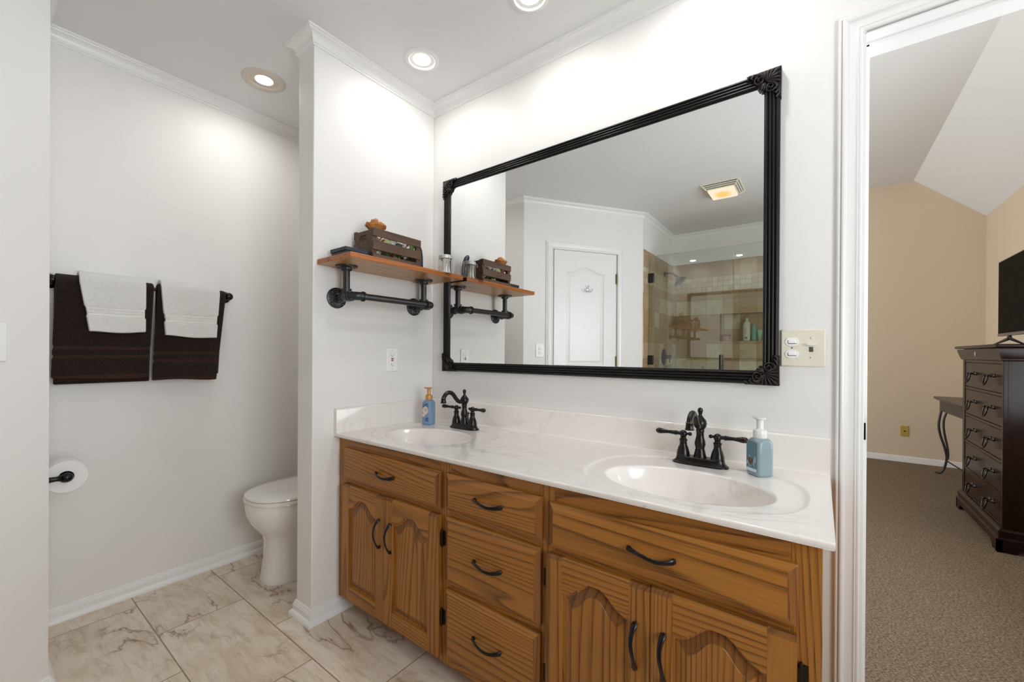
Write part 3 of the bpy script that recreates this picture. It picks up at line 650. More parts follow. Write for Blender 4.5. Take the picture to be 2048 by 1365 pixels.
# ------------------------------------------------------------------ framed mirror
MX0, MX1, MZ0, MZ1 = .098, 1.572, 1.031, 2.011
mir_ = thing('wall_mirror', (.835, 0, 1.031), 'large mirror in a black fluted frame with scrolled leaf corners over the vanity', 'mirror')
FWd = .043
prof = [(0, .0005), (0, .018)]
for k in range(4):
    a0 = .0015+k*.0098
    for q in range(7):
        a = PI*q/6; prof.append((a0+.0045-.0045*math.cos(a), .0185+.0055*math.sin(a)))
prof += [(.0415, .019), (FWd, .016), (FWd, .0005)]
pth = [(MX0, MZ0), (MX1, MZ0), (MX1, MZ1), (MX0, MZ1)]
MB().sweep(pth, prof, True, lift=lambda p, h: (p.x, -h, p.y)).build('frame', M_['frame'], mir_, angle=50)
MB().box(MX0+.03, MX1-.03, -.014, -.002, MZ0+.03, MZ1-.03).build('mirror_glass', M_['mirror'], mir_, angle=0)
def corner(ox, oz, sx, sz):
    b = MB(); base = .020
    def T(a, bb_, c): return (ox+sx*a, -(base+c), oz+sz*bb_)
    out = [(-.002, -.002), (.092, -.001), (.090, .010), (.074, .016), (.060, .018), (.056, .030), (.062, .046), (.048, .060), (.030, .056), (.018, .060), (.016, .074), (.010, .090), (-.001, .092)]
    n = len(out); b.add([T(a, c, -.019) for a, c in out] + [T(a, c, .005) for a, c in out], [tuple(range(n)), tuple(range(2*n-1, n-1, -1))] + [(i, n+i, n+(i+1) % n, (i+1) % n) for i in range(n)])
    f = lambda pts, rs, fl=.7: b.tube([T(*p) for p in pts], rs, 8, flat=fl, upv=(0, -1, 0))
    for k in range(9):       # palmette fan opening to the outer corner
        an = math.radians(-32+k*19.25); ux, uy = math.cos(an), math.sin(an)
        ca, cb = .036, .036; dx, dy = -(math.cos(PI/4+ (an-math.radians(45)))), -(math.sin(PI/4+(an-math.radians(45))))
        Lm = .038 if k == 4 else .036-.002*abs(k-4)
        ex, ey = max(ca+dx*Lm*1.28, .001), max(cb+dy*Lm*1.28, .001)
        f([(ca+(ex-ca)*t, cb+(ey-cb)*t, .004+.010*math.sin(PI*min(1, t*.9+.05))) for t in (0, .2, .45, .7, .9, 1)], [.0015, .003, .0045, .005, .004, .0015])
    for s in (0, 1):
        def sw2(p): return (p[1], p[0], p[2]) if s else p
        sp = []
        for i in range(22):    # volute
            t = i/21; r = .014*(1-t)+.0025; a = -1.9+t*2*PI*1.55
            sp.append(sw2((.055+r*math.cos(a), .026+r*math.sin(a), .008+.006*t)))
        f(sp, [.0042-.0016*i/21 for i in range(22)])
        f([sw2(p) for p in ((.036, .036, .008), (.045, .016, .012), (.058, .009, .012), (.068, .012, .010))], [.003, .0055, .006, .003])
        f([sw2(p) for p in ((.062, .004, .008), (.072, .005, .010), (.080, .011, .009), (.074, .017, .007))], [.003, .0052, .005, .002])
        f([sw2(p) for p in ((.074, .003, .008), (.084, .004, .009), (.091, .010, .007), (.087, .014, .005))], [.003, .0048, .0042, .0015])
        f([sw2(p) for p in ((.042, .044, .008), (.050, .048, .009), (.058, .052, .005))], [.003, .004, .002])
    for k in range(3):
        f([(.040, .040, .009), (.046+.004*(k-1), .046-.004*(k-1), .010), (.052+.007*(k-1), .052-.007*(k-1), .006)], [.003, .004, .002])
    b.ball(T(.045, .045, .010), .006, 10, (1, .6, 1))
    b.build('corner_leaf', M_['ornament'], mir_, angle=45)
corner(MX0-.001, MZ0-.001, 1, 1); corner(MX1+.001, MZ0-.001, -1, 1); corner(MX0-.001, MZ1+.001, 1, -1); corner(MX1+.001, MZ1+.001, -1, -1)
# ------------------------------------------------------------------ wall plates near the vanity
gf = thing('outlet', (0, -.2715, 1.089), 'white ground fault outlet with red and black buttons under the pipe shelf', 'outlet')
MB().box(.0004, .006, -.3045, -.2385, 1.032, 1.146).build('wall_plate', M_['white_plastic'], gf, bevel=.003)
q = MB().box(.006, .0085, -.2885, -.2545, 1.055, 1.123).build('socket', M_['white_plastic'], gf, bevel=.001)
MB().box(.0085, .0098, -.2775, -.2655, 1.0905, 1.0955).build('test_button', M_['darkslot'], q, angle=0); MB().box(.0085, .0098, -.2775, -.2655, 1.0815, 1.0870).build('reset_button', M_['red'], q, angle=0)
for zc in (1.110, 1.066):
    s = MB().box(.0085, .0088, -.2785, -.2770, zc-.003, zc+.004).box(.0085, .0088, -.2665, -.2650, zc-.0025, zc+.0035); s.lathe([(.002, .0085), (.002, .0088)], (0, -.2718, zc-.007 if zc > 1.09 else zc-.007), 'x', 10); s.build('slot', M_['darkslot'], q, angle=0)
for z in (1.133, 1.045): MB().lathe([(.0028, .006), (.0028, .0068), (.002, .007)], (0, -.2715, z), 'x', 12).build('screw', M_['chrome'], gf)
sp = thing('switch_plate', (1.632, 0, 1.145), 'cream double wall plate with stacked switches and a night light beside the mirror', 'switch plate')
MB().box(1.577, 1.688, -.0065, -.0004, 1.089, 1.2015).build('wall_plate', M_['cream_plastic'], sp, bevel=.0035)
for z in (1.1645, 1.1275):
    q = MB()
    stad = [(1.6055+(.0058 if math.cos(a) > 0 else -.0058)+.0118*math.cos(a), z+.0130*math.sin(a)) for a in [2*PI*i/36 for i in range(36)]]
    q.prism(stad, -.0085, -.0062, 'y'); ov = q.build('switch_oval', M_['white_plastic'], sp, bevel=.0008)
    MB().prism([(1.596, z-.005), (1.616, z-.005), (1.616, z+.005), (1.596, z+.005)], -.0125, -.0085, 'y').build('rocker', M_['white_plastic'], ov, bevel=.002)
    MB().prism([(1.5945, z-.0065), (1.6175, z-.0065), (1.6175, z-.0050), (1.5945, z-.0050)], -.0088, -.0084, 'y').build('switch_gap', M_['darkslot'], ov, angle=0)
MB().lathe([(.0022, -.0064), (.0022, -.0072)], (1.6055, 0, 1.146), 'y', 12).build('screw', M_['brass'], sp)
for z in (1.1755, 1.1165): MB().lathe([(.0030, -.0064), (.003, -.0072), (.002, -.0076)], (1.653, 0, z), 'y', 12).build('screw', M_['chrome'], sp)
nl = MB(); nl.loft([[(1.653+math.cos(a)*.0125, -.0065-d*(.6+.4*abs(math.sin(a))), 1.1545+z+math.sin(a)*.0022) for a in [2*PI*i/20 for i in range(20)]] for d, z in ((0, 0), (.012, .0), (.015, .0008), (.0152, .0016))]).build('night_light_hood', M_['white_plastic'], sp)
MB().box(1.6485, 1.6585, -.0078, -.0062, 1.1335, 1.1485).build('light_sensor', plain('smoky_sensor', '57524c', .3), sp, bevel=.001)
# ------------------------------------------------------------------ pipe shelf
ps = thing('pipe_shelf', (0, -.34, 1.357), 'reclaimed pine wall shelf on black iron pipe brackets with a lower towel rail', 'shelf')
ZSB, ZST = 1.486, 1.508
bd_ = MB().box(.0015, .245, -.645, -.028, ZSB, ZST); bd_.m = [1, 0, 0, 0, 0, 0]; bd_.build('board', [M_['pine'], M_['pine_bounce']], ps, bevel=.0025)
RP = .0140; RF = .0185; ZP = 1.357; XT, XRL = .077, .140
def flange(o, axis, sgn):
    b = MB().lathe([(.0445, .0004*sgn), (.0445, .005*sgn), (.040, .0075*sgn), (.026, .008*sgn), (.0225, .009*sgn), (.0215, .018*sgn), (.0195, .020*sgn)], o, axis, 32)
    for i in range(4):
        a = PI/4+i*PI/2; h = .0078*sgn; c, d = math.cos(a)*.034, math.sin(a)*.034
        p = {'x': (o[0]+h, o[1]+c, o[2]+d), 'z': (o[0]+c, o[1]+d, o[2]+h)}[axis]
        b.lathe([(.0055, 0), (.005, .0015*sgn), (.001, .0022*sgn)], p, axis, 10)
    for i in range(20 if axis == 'x' else 0):
        a = 2*PI*i/20; b.tube([(o[0]+.0075, o[1]+math.cos(a)*.027, o[2]+math.sin(a)*.027), (o[0]+.0085, o[1]+math.cos(a)*.038, o[2]+math.sin(a)*.038)], .0013, 6)
    return b.build('flange', M_['iron'], ps)
for yy in (-.558, -.136):
    flange((0, yy, ZP), 'x', 1); flange((XT, yy, ZSB), 'z', -1)
    MB().tube([(.012, yy, ZP), (XT, yy, ZP)], RP, 18).build('pipe', M_['iron'], ps)
    MB().tube([(XT, yy, ZP), (XT, yy, ZSB-.01)], RP, 18).build('pipe', M_['iron'], ps)
    b = MB().tube([(XT-.024, yy, ZP), (XT+.024, yy, ZP)], RF, 20).tube([(XT, yy, ZP), (XT, yy, ZP+.030)], RF, 20)
    for x in (XT-.024, XT+.022): b.tube([(x-.003, yy, ZP), (x+.004, yy, ZP)], RF+.0028, 20)
    b.tube([(XT, yy, ZP+.026), (XT, yy, ZP+.033)], RF+.0028, 20); b.build('tee', M_['iron'], ps)
    sg = 1 if yy < -.3 else -1
    ar_ = [(XRL-.024+.024*math.sin(t), yy+sg*(.024-.024*math.cos(t)), ZP) for t in [PI/2*i/8 for i in range(9)]]
    b = MB().tube([(XT+.02, yy, ZP)] + ar_ + [(XRL, yy+sg*.036, ZP)], RF-.001, 20)
    b.tube([(XT+.030, yy, ZP), (XT+.038, yy, ZP)], RF+.0026, 20).tube([(XRL, yy+sg*.034, ZP), (XRL, yy+sg*.041, ZP)], RF+.0026, 20); b.build('elbow', M_['iron'], ps)
MB().tube([(XRL, -.555+.03, ZP), (XRL, -.139-.03, ZP)], RP, 18).build('rail', M_['iron'], ps)
# --- what stands on the shelf
cx0, cx1, cy0, cy1 = .030, .172, -.495, -.237; zc0 = ZST+.0005; H = .140
cr = thing('wooden_crate', ((cx0+cx1)/2, (cy0+cy1)/2, zc0), 'small dark brown slatted wooden crate of potpourri standing on the pipe shelf', 'crate')
for xx0, xx1 in ((cx1-.007, cx1), (cx0, cx0+.007)):
    for z0, z1 in ((0, .032), (.050, .088), (.107, .140)): MB().box(xx0, xx1, cy0, cy1, zc0+z0, zc0+z1).build('slat', M_['crate'], cr, bevel=.001)
for yy in (cy0, cy1-.008):
    b = MB(); xa_, xb_ = cx0+.0072, cx1-.0072; n = 16
    hole = [(xa_+.030, .095), (xa_+.030, .106), (xa_+.042, .117), (xb_-.042, .117), (xb_-.030, .106), (xb_-.030, .095)]
    topc = [(xb_, .140), (xb_-.012, .140), (xb_-.03, .134), (xa_+.03, .134), (xa_+.012, .140), (xa_, .140)]
    for poly in ([(xa_, 0), (xb_, 0), (xb_, .095), (xa_, .095)], [(xa_, .095), (xa_+.03, .095), (xa_+.03, .106), (xa_+.042, .117), (xa_+.03, .134), (xa_+.012, .140), (xa_, .140)], [(xb_, .095), (xb_, .140), (xb_-.012, .140), (xb_-.03, .134), (xb_-.042, .117), (xb_-.03, .106), (xb_-.03, .095)], [(xa_+.042, .117), (xb_-.042, .117), (xb_-.03, .134), (xa_+.03, .134)]):
        b.prism([(p[0], zc0+p[1]) for p in poly], yy, yy+.008, 'y')
    b.build('end_panel', M_['crate'], cr, angle=0)
for xx in (cx0+.0072, cx1-.0072-.013):
    for yy in (cy0+.0082, cy1-.0082-.013): MB().box(xx, xx+.013, yy, yy+.013, zc0+.004, zc0+.138).build('corner_post', M_['crate'], cr, angle=0)
MB().box(cx0+.0072, cx1-.0072, cy0+.0082, cy1-.0082, zc0, zc0+.004).build('floor_board', M_['crate'], cr, angle=0)
M_['g1'] = plain('moss_green', '5f7a3a', .6, bump=(80, .3, .002)); M_['g2'] = plain('dark_green', '2f5230', .6); M_['g3'] = plain('pale_green', 'b9c48a', .6); M_['wht'] = plain('white_petal', 'e9e6de', .6); M_['pk'] = plain('dusty_pink', 'b5675c', .6); M_['rd'] = plain('dried_red', '9c3b30', .6)
rnd = random.Random(11)
KIND = {'potpourri_ball': [('g1', 'moss green ball in the potpourri of the slatted crate'), ('g2', 'dark green ball in the potpourri of the slatted crate'), ('g3', 'pale green ball in the potpourri of the slatted crate')],
        'potpourri_curl': [('pk', 'dusty pink curled petal in the potpourri of the slatted crate'), ('rd', 'dried red curled petal in the potpourri of the slatted crate')],
        'potpourri_petal': [('wht', 'white petal cluster in the potpourri of the slatted crate')]}
def petal(c, r, seed):
    b = MB(); rr = random.Random(seed)
    for k in range(5):
        a0 = k*2*PI/5+rr.uniform(-.3, .3); tl = rr.uniform(.3, 1.0)
        def fn(u, v, a0=a0, tl=tl):
            rad = r*u; a = a0+(v-.5)*1.5*math.sin(PI*min(1, u*.9+.1))
            return (c[0]+math.cos(a)*rad, c[1]+math.sin(a)*rad, c[2]+r*(tl*u*u-.2*u)*.8)
        b.grid(fn, 5, 5)
    return b
protos = {}
layers = [(.022, 9, ('g1', 'g2', 'pk', 'g3', 'rd', 'g1', 'g3', 'g2', 'g3')), (.064, 9, ('g2', 'pk', 'wht', 'rd', 'g1', 'g2', 'g3', 'wht', 'g2')), (.100, 9, ('pk', 'rd', 'g3', 'wht', 'wht', 'g2', 'wht', 'wht', 'g1'))]
def pot(m, p, r):
    kn = 'potpourri_ball' if m in ('g1', 'g2', 'g3') else 'potpourri_curl' if m in ('pk', 'rd') else 'potpourri_petal'
    lab = dict(KIND[kn])[m]
    if m in protos:
        o = protos[m].copy(); C.objects.link(o); o.location = p; o.rotation_euler = (rnd.uniform(0, 6), rnd.uniform(0, .6), rnd.uniform(0, 6)); s = r/.016; o.scale = (s, s, s)
    else:
        if kn == 'potpourri_ball': b = MB().ball((0, 0, 0), .016, 16, (1, 1, .9), fn=lambda t, ph: 1+.05*math.cos(6*ph)*math.sin(t))
        elif kn == 'potpourri_petal': b = petal((0, 0, 0), .019, 3)
        else:
            b = MB()
            b.grid(lambda u, v: ((.008+.003*v)*math.cos(u*5.2), (.008+.003*v)*math.sin(u*5.2), (v-.5)*.022+.004*math.sin(u*9)), 18, 4)
        o = b.build(kn, M_[m], loc=(0, 0, 0), solid=.0012 if kn != 'potpourri_ball' else 0); o.location = p; protos[m] = o
    tag(o, lab, 'potpourri', lab.split(' in ')[0]+' pieces in the crate')
for zz, n, ms in layers:
    for row, xr in enumerate((cx1-.030, cx0+.060)):
        for i, m in enumerate(ms if row == 0 else ms[::-1]):
            yy = cy0+.036+(cy1-cy0-.072)*i/(n-1)
            pot(m, (xr+rnd.uniform(-.003, .003), yy, zc0+zz+rnd.uniform(-.003, .004)), rnd.uniform(.0125, .0155) if m != 'wht' else .019)
# larger pale gourd lying behind the upper gap
g = MB().ball((.136, -.405, zc0+.098), .018, 20, (.9, 1.7, .9), fn=lambda t, ph: 1+.05*math.cos(8*t)).tube([(.136, -.433, zc0+.100), (.138, -.445, zc0+.106), (.140, -.456, zc0+.112)], [.006, .0045, .004], 8).build('gourd', M_['g3']); tag(g, 'pale green dried gourd showing in the upper gap of the slatted crate', 'gourd')
# dried rose
rb = MB(); rr = random.Random(5); RC = (.125, -.452, zc0+H+.001)
for k in range(34):
    q = k/33; rad = .004+.033*q; a0 = k*2.4; hh = .052-.027*q; wdt = .55+.35*rr.random()+.5*(1-q); ph = rr.uniform(0, 6); ou = rr.uniform(.002, .007)*q
    def fn(u, v, rad=rad, a0=a0, hh=hh, wdt=wdt, ph=ph, ou=ou):
        a = a0+(v-.5)*wdt*2; e = math.sin(PI*v)**.35
        r_ = rad*(.55+.45*math.sin(u*PI/2)) + ou*max(0, u-.6)*3 + .0030*math.sin(6*v+ph)*u
        return (RC[0]+math.cos(a)*r_*.95, RC[1]+math.sin(a)*r_*1.15, RC[2]+hh*u*(.72+.28*e)+.003*math.sin(8*v+ph)*u)
    rb.grid(fn, 7, 10)
M_['rose'] = plain('dried_rose', 'b87a3c', .7, bump=(90, .3, .002))
ro = rb.build('dried_rose', M_['rose'], loc=RC, solid=.0009); tag(ro, 'dried tan rose head lying on a corner of the slatted crate', 'flower')
# flat navy box and headband
bx = thing('lidded_box', (.093, -.552, ZST), 'flat navy lidded box beside the slatted crate on the pipe shelf', 'box')
MB().box(.040, .148, -.604, -.500, ZST+.0005, ZST+.026).build('box_base', M_['navy'], bx, bevel=.001); MB().box(.036, .152, -.608, -.498, ZST+.026, ZST+.042).build('lid', M_['navy'], bx, bevel=.002)
pa = [(.092, -.170, ZST+.002), (.092, -.170, ZST+.010), (.092, -.170, ZST+.045), (.091, -.172, ZST+.085), (.091, -.179, ZST+.115), (.090, -.190, ZST+.138), (.090, -.199, ZST+.152), (.090, -.203, ZST+.159), (.090, -.2045, ZST+.162)]
hb = MB().tube(pa, [.011, .013, .0135, .015, .017, .0165, .013, .008, .001], 16, flat=[.8]*9, upv=(0, 1, 0)).build('hairbrush', M_['navy'], loc=(.092, -.170, ZST)); tag(hb, 'navy curved hairbrush handle standing beside the slatted crate on the pipe shelf', 'hairbrush')
# cotton swab jar
JX, JY = .195, -.101
jr = thing('glass_jar', (JX, JY, ZST), 'clear glass canning jar of cotton swabs with silver screw band on the pipe shelf', 'jar')
b = MB().lathe([(.0, .0006), (.029, .0006), (.0335, .004), (.0345, .010), (.0345, .066), (.033, .072), (.0305, .077), (.0305, .086), (.0290, .086), (.0290, .077), (.0318, .071), (.0330, .064), (.0330, .011), (.030, .006), (0, .0055)], (JX, JY, ZST), n=40)
b.build('jar_body', M_['jar_glass'], jr)
b = MB().lathe([(.0318, .0765), (.0335, .077), (.0328, .080), (.0335, .083), (.0328, .086), (.0335, .089), (.0325, .0925), (.028, .094), (.0, .0938)], (JX, JY, ZST), n=40).build('screw_band', M_['chrome'], jr)
swab = None
M_['cotton'] = plain('cotton_white', 'eeece6', .9)
for k in range(46):
    a = rnd.uniform(0, 2*PI); r0 = math.sqrt(rnd.random())*.024; tx, ty = rnd.uniform(-.007, .007), rnd.uniform(-.007, .007)
    if swab is None:
        b = MB().tube([(0, 0, 0), (0, 0, .074)], .0011, 6); b.ball((0, 0, .005), .0028, 8, (1, 1, 2.2)); b.ball((0, 0, .069), .0028, 8, (1, 1, 2.2)); o = b.build('cotton_swab', M_['cotton']); swab = o
    else: o = swab.copy(); C.objects.link(o)
    x, y = math.cos(a)*r0, math.sin(a)*r0; tx -= x*.25; ty -= y*.25
    top_ = Vector((x+tx, y+ty)); 
    if top_.length > .024: top_ *= .024/top_.length
    hgt = math.sqrt(max(.0055**0*0+.074**2-(top_.x-x)**2-(top_.y-y)**2, .001)); d_ = Vector((top_.x-x, top_.y-y, hgt))
    o.rotation_euler = d_.to_track_quat('Z', 'Y').to_euler(); o.location = (JX+x, JY+y, ZST+.0068-(.012 if False else 0))
    o.scale = (1, 1, .93); tag(o, 'white cotton swab standing in the glass jar', 'cotton swab', 'cotton swabs in the glass jar')
# ------------------------------------------------------------------ toilet alcove
TX = -.488
to = thing('toilet', (TX, -.42, 0), 'white elongated toilet with closed lid standing in the alcove', 'toilet')
def ring(z, yf, yb_, rx, e=2.3, n=48, k=0):
    cy = (yf+yb_)/2; ry = (yb_-yf)/2; out = []
    for i in range(n):
        a = 2*PI*i/n; c, s = math.cos(a), math.sin(a)
        ee = e if s < 0 else 3.2
        out.append((TX+math.copysign(abs(c)**(2/ee), c)*rx, cy+math.copysign(abs(s)**(2/ee), s)*ry, z+k))
    return out
MB().loft([ring(.0005, -.650, -.16, .118, 2.8), ring(.010, -.652, -.16, .119, 2.8), ring(.03, -.645, -.16, .113, 2.8), ring(.12, -.636, -.16, .106, 2.7), ring(.200, -.636, -.15, .108, 2.6), ring(.232, -.646, -.14, .120, 2.5), ring(.262, -.672, -.12, .142, 2.4), ring(.300, -.698, -.09, .164, 2.35), ring(.345, -.714, -.06, .180, 2.3), ring(.385, -.718, -.05, .186, 2.3), ring(.398, -.714, -.05, .183, 2.3), ring(.400, -.70, -.06, .17, 2.3)]).build('bowl', M_['porcelain'], to, angle=50)
MB().loft([ring(.4008, -.712, -.235, .182), ring(.403, -.719, -.235, .187), ring(.414, -.719, -.235, .187), ring(.4175, -.714, -.237, .183)]).build('seat', M_['porcelain'], to, angle=50)
MB().loft([ring(.4195, -.712, -.225, .183), ring(.4225, -.718, -.224, .1865), ring(.430, -.716, -.224, .185), ring(.4365, -.695, -.235, .170), ring(.4400, -.62, -.27, .12), ring(.4405, -.52, -.38, .04)]).build('lid', M_['porcelain'], to, angle=50)
b = MB().box(TX-.205, TX+.205, -.215, -.012, .402, .755); b.build('tank', M_['porcelain'], to, bevel=.02, bseg=4)
MB().box(TX-.212, TX+.212, -.222, -.010, .7555, .785).build('tank_lid', M_['porcelain'], to, bevel=.008, bseg=3)
MB().tube([(TX-.16, -.2155, .70), (TX-.16, -.232, .70), (TX-.10, -.236, .695)], .006, 10).build('flush_lever', M_['chrome'], to)
# towel bar on the alcove wall
XB, ZBAR = XA+.066, 1.408
tr = thing('towel_bar', (XA, -1.0, ZBAR), 'dark bronze towel bar mounted on the alcove wall', 'towel bar')
MB().tube([(XB, -1.318, ZBAR), (XB, -.690, ZBAR)], .0085, 16).build('bar', M_['bronze'], tr)
for yy in (-1.312, -.695):
    MB().lathe([(.030, .0005), (.030, .006), (.026, .010), (.016, .016), (.0135, .030), (.0145, .050), (.019, .056), (.0195, .072), (.016, .080), (.006, .085), (0, .086)], (XA, yy, ZBAR), 'x', 24).build('post', M_['bronze'], tr)
def towel_mesh(y0, y1, r, zf, zb_, thick, flare=0, skew=0, bands=(), seed=0, wave=.006, xb=XB, zc=ZBAR, drop=None):
    # folded towel over the bar: front hem at zf, back hem at zb_
    rr = random.Random(seed); ph = rr.uniform(0, 6); nu, nv_ = 70, 40; Lf = zc-zf; Lb = zc-zb_; Lt = Lf+PI*r+Lb
    def fn(u, v):
        s = u*Lt; w_ = v-.5
        if s < Lf: x, z, k = xb+r, zf+s, 1-s/Lf
        elif s < Lf+PI*r: a = (s-Lf)/r; x, z, k = xb+r*math.cos(a), zc+r*math.sin(a), 0
        else: x, z, k = xb-r, zc-(s-Lf-PI*r), (s-Lf-PI*r)/Lb
        y = y0+(y1-y0)*v + w_*flare*k + skew*k*(1 if s < Lf else .3)
        fr = s < Lf
        if fr:
            x += wave*k*(math.sin(v*5.3+ph)+.5*math.sin(v*11+ph*2)) + .010*k
            z += (drop or 0)*w_*k + .003*math.sin(v*6+ph)*k
            dz = z-zf
            for a, b_ in bands:
                if a-.004 < dz < b_+.004:
                    if abs(w_) > .47: y -= math.copysign(.0035, w_)
                    x -= .0022
        else: x = max(x - .003*k, XA+.008)
        return (x, y, z)
    return MB().grid(fn, nu, nv_)
def hang(name, mat, label, group, *a, th=.014, **kw):
    m = towel_mesh(*a, th, **kw); cy = (a[0]+a[1])/2
    o = m.build(name, mat, angle=70, loc=(XB, cy, a[3])); md = o.modifiers.new('solid', 'SOLIDIFY'); md.thickness = th; md.offset = 0
    bv = o.modifiers.new('bevel', 'BEVEL'); bv.width = th*.32; bv.segments = 2; bv.limit_method = 'ANGLE'; bv.angle_limit = math.radians(50)
    return tag(o, label, 'towel', group)
M_['tw_dark'] = towel('brown_terry', '20130f', '3a2620', 0, [(.086, .097), (.122, .133)], .014)
M_['tw_white'] = towel('white_terry', 'fbfaf8', 'efece6', 0, [(.070, .074), (.083, .086), (.096, .100), (.013, .015)], 0)
hang('bath_towel', M_['tw_dark'], 'dark brown bath towel beside the angled wall end of the towel bar', 'brown bath towels', -1.302, -.998, .0185, 1.008, .985, flare=-.006, skew=-.016, seed=1, wave=.005, th=.016, bands=((.086, .097), (.122, .133)), drop=-.006)
hang('bath_towel', M_['tw_dark'], 'dark brown bath towel beside the partition end of the towel bar', 'brown bath towels', -.984, -.714, .0185, .988, 1.01, flare=-.020, skew=-.032, seed=2, wave=.004, th=.016, bands=((.086, .097), (.122, .133)), drop=-.006)
hang('hand_towel', M_['tw_white'], 'white hand towel folded over the brown towel beside the angled wall', 'white hand towels', -1.238, -1.030, .0385, 1.203, 1.235, flare=-.030, skew=.012, seed=3, wave=.005, th=.016, bands=((.069, .075), (.082, .087), (.095, .101)), drop=.004)
hang('hand_towel', M_['tw_white'], 'white hand towel folded over the brown towel beside the partition', 'white hand towels', -.976, -.748, .0385, 1.192, 1.22, flare=-.028, skew=-.002, seed=4, wave=.005, th=.016, bands=((.069, .075), (.082, .087), (.095, .101)), drop=-.006)
# toilet paper on a two-post holder fixed to the alcove's front wall
PX, PY, PZ = -.550, YF+.062, .658
hd = thing('paper_holder', (PX-.06, YF, PZ), 'dark bronze two-post toilet paper holder on the alcove front wall', 'holder')
for px in (PX+.012, PX-.122):
    q = MB().lathe([(.027, .0006), (.027, .006), (.020, .011), (.010, .018), (.0085, .035), (.0105, .046), (.0135, .049)], (px, YF, PZ), 'y', 20)
    q.lathe([(.008, -.016), (.013, -.010), (.0175, -.004), (.0175, .004), (.013, .010), (.008, .014), (0, .015)], (px, PY, PZ), 'x', 20); q.build('post', M_['bronze'], hd)
MB().tube([(PX+.008, PY, PZ), (PX-.118, PY, PZ)], .0075, 12).build('roller', M_['bronze'], hd)
pr = MB().lathe([(.021, 0), (.0575, 0), (.0585, -.003), (.0585, -.103), (.0575, -.106), (.021, -.106), (.021, 0)], (PX, PY, PZ), 'x', 48)
M_['paper'] = plain('tissue_paper', 'eae8e6', .9, bump=(60, .1, .002))
o = pr.build('toilet_roll', M_['paper'], loc=(PX, PY, PZ)); tag(o, 'white toilet paper roll on the dark bronze two-post holder', 'toilet roll')
# ------------------------------------------------------------------ recessed ceiling lights
M_['trimring'] = plain('white_light_trim', 'e6e6e4', .4); M_['trimring_beige'] = plain('beige_light_trim', 'cfc4b8', .45)
def can(x, y, ro, ri, rb, label, ring_m, power, drop=.004, warm=False):
    r = thing('recessed_light', (x, y, ZC), label, 'ceiling light', 'recessed ceiling lights')
    MB().lathe([(ri, 0.002), (ri, -.004), (ri+.004, -.007), (ro-.006, -.006), (ro, -.0015), (ro, 0)], (x, y, ZC), n=48).build('trim_ring', ring_m, r)
    MB().lathe([(ri+.0005, .004), (ri+.0005, .12), (0, .121)], (x, y, ZC), n=40).build('housing', M_['trimring'] if not warm else ring_m, r)
    MB().lathe([(0, .0), (rb*.6, .001), (rb*.92, .006), (rb, .012), (rb*.97, .022), (rb*.5, .07), (.014, .09), (.014, .119)], (x, y, ZC-drop), n=36).build('bulb', M_['bulb_warm'] if warm else M_['bulb'], r)
    a_ = area('lamp_light', (x, y, ZC-drop-.006), (0, 0, -1), rb*1.7, rb*1.7, power, (1, .99, .975) if not warm else (1, .985, .96), 'DISK', 170); return r
for (x, y), lab in zip(CANS, ('round recessed ceiling light in the corner above the pipe shelf', 'round recessed ceiling light over the middle of the vanity, cut by the photo edge', 'round recessed ceiling light above the near bowl')):
    can(x, y, .077, .055, .048, lab, M_['trimring'], CAN_W*(1.5 if x > 1 else 1))
can(ALC[0], ALC[1], .093, .0615, .058, 'wide beige trimmed recessed ceiling light in the toilet alcove', M_['trimring_beige'], ALC_W, .002, True)
# exhaust fan with light, seen in the mirror
FX0, FX1, FY0, FY1 = .915, 1.185, -2.265, -1.955
fl = thing('exhaust_fan', ((FX0+FX1)/2, (FY0+FY1)/2, ZC), 'square cream ceiling exhaust fan with a glowing light lens near the shower', 'exhaust fan')
b = MB()
fx, fy = (FX0+FX1)/2, (FY0+FY1)/2
for k in range(4):
    s = 1-.085*k; hx_, hy_ = (FX1-FX0)/2*s, (FY1-FY0)/2*s; z = ZC-.010*k; t = .007
    b.sweep([(fx-hx_, fy-hy_), (fx+hx_, fy-hy_), (fx+hx_, fy+hy_), (fx-hx_, fy+hy_)], [(0, z), (0, z-.005), (t, z-.007), (t+.004, z-.004), (t+.004, z)], True)
for sx_ in (-1, 1):
    for sy_ in (-1, 1): b.tube([(fx+sx_*(FX1-FX0)/2*.98, fy+sy_*(FY1-FY0)/2*.98, ZC-.002), (fx+sx_*(FX1-FX0)/2*.73, fy+sy_*(FY1-FY0)/2*.73, ZC-.036)], .004, 6)
M_['fan_cream'] = plain('cream_grille', 'ddd8c8', .5)
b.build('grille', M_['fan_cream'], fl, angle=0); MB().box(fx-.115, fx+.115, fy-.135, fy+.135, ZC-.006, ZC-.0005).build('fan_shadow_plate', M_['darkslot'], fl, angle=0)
def lens_mat():
    k = NT('glowing_lens'); e = k.n('ShaderNodeEmission'); v = k.coord(False); sp_ = k.n('ShaderNodeSeparateXYZ'); k.l(v, sp_.inputs[0])
    d = k.math('SQRT', k.math('ADD', k.math('POWER', k.math('MULTIPLY', sp_.outputs[0], 13), 2), k.math('POWER', k.math('MULTIPLY', sp_.outputs[1], 10), 2)))
    k.l(k.ramp(d, [(0, lin('ffcf78')), (.5, lin('ffd084')), (.9, lin('ffedcf'))]), e.inputs[0]); e.inputs[1].default_value = 1.0
    k.l(e.outputs[0], k.out.inputs['Surface']); return k.m
M_['lens'] = lens_mat()
MB().box(fx-.092, fx+.092, fy-.108, fy+.108, ZC-.052, ZC-.030).build('light_lens', M_['lens'], fl, bevel=.012, bseg=3)
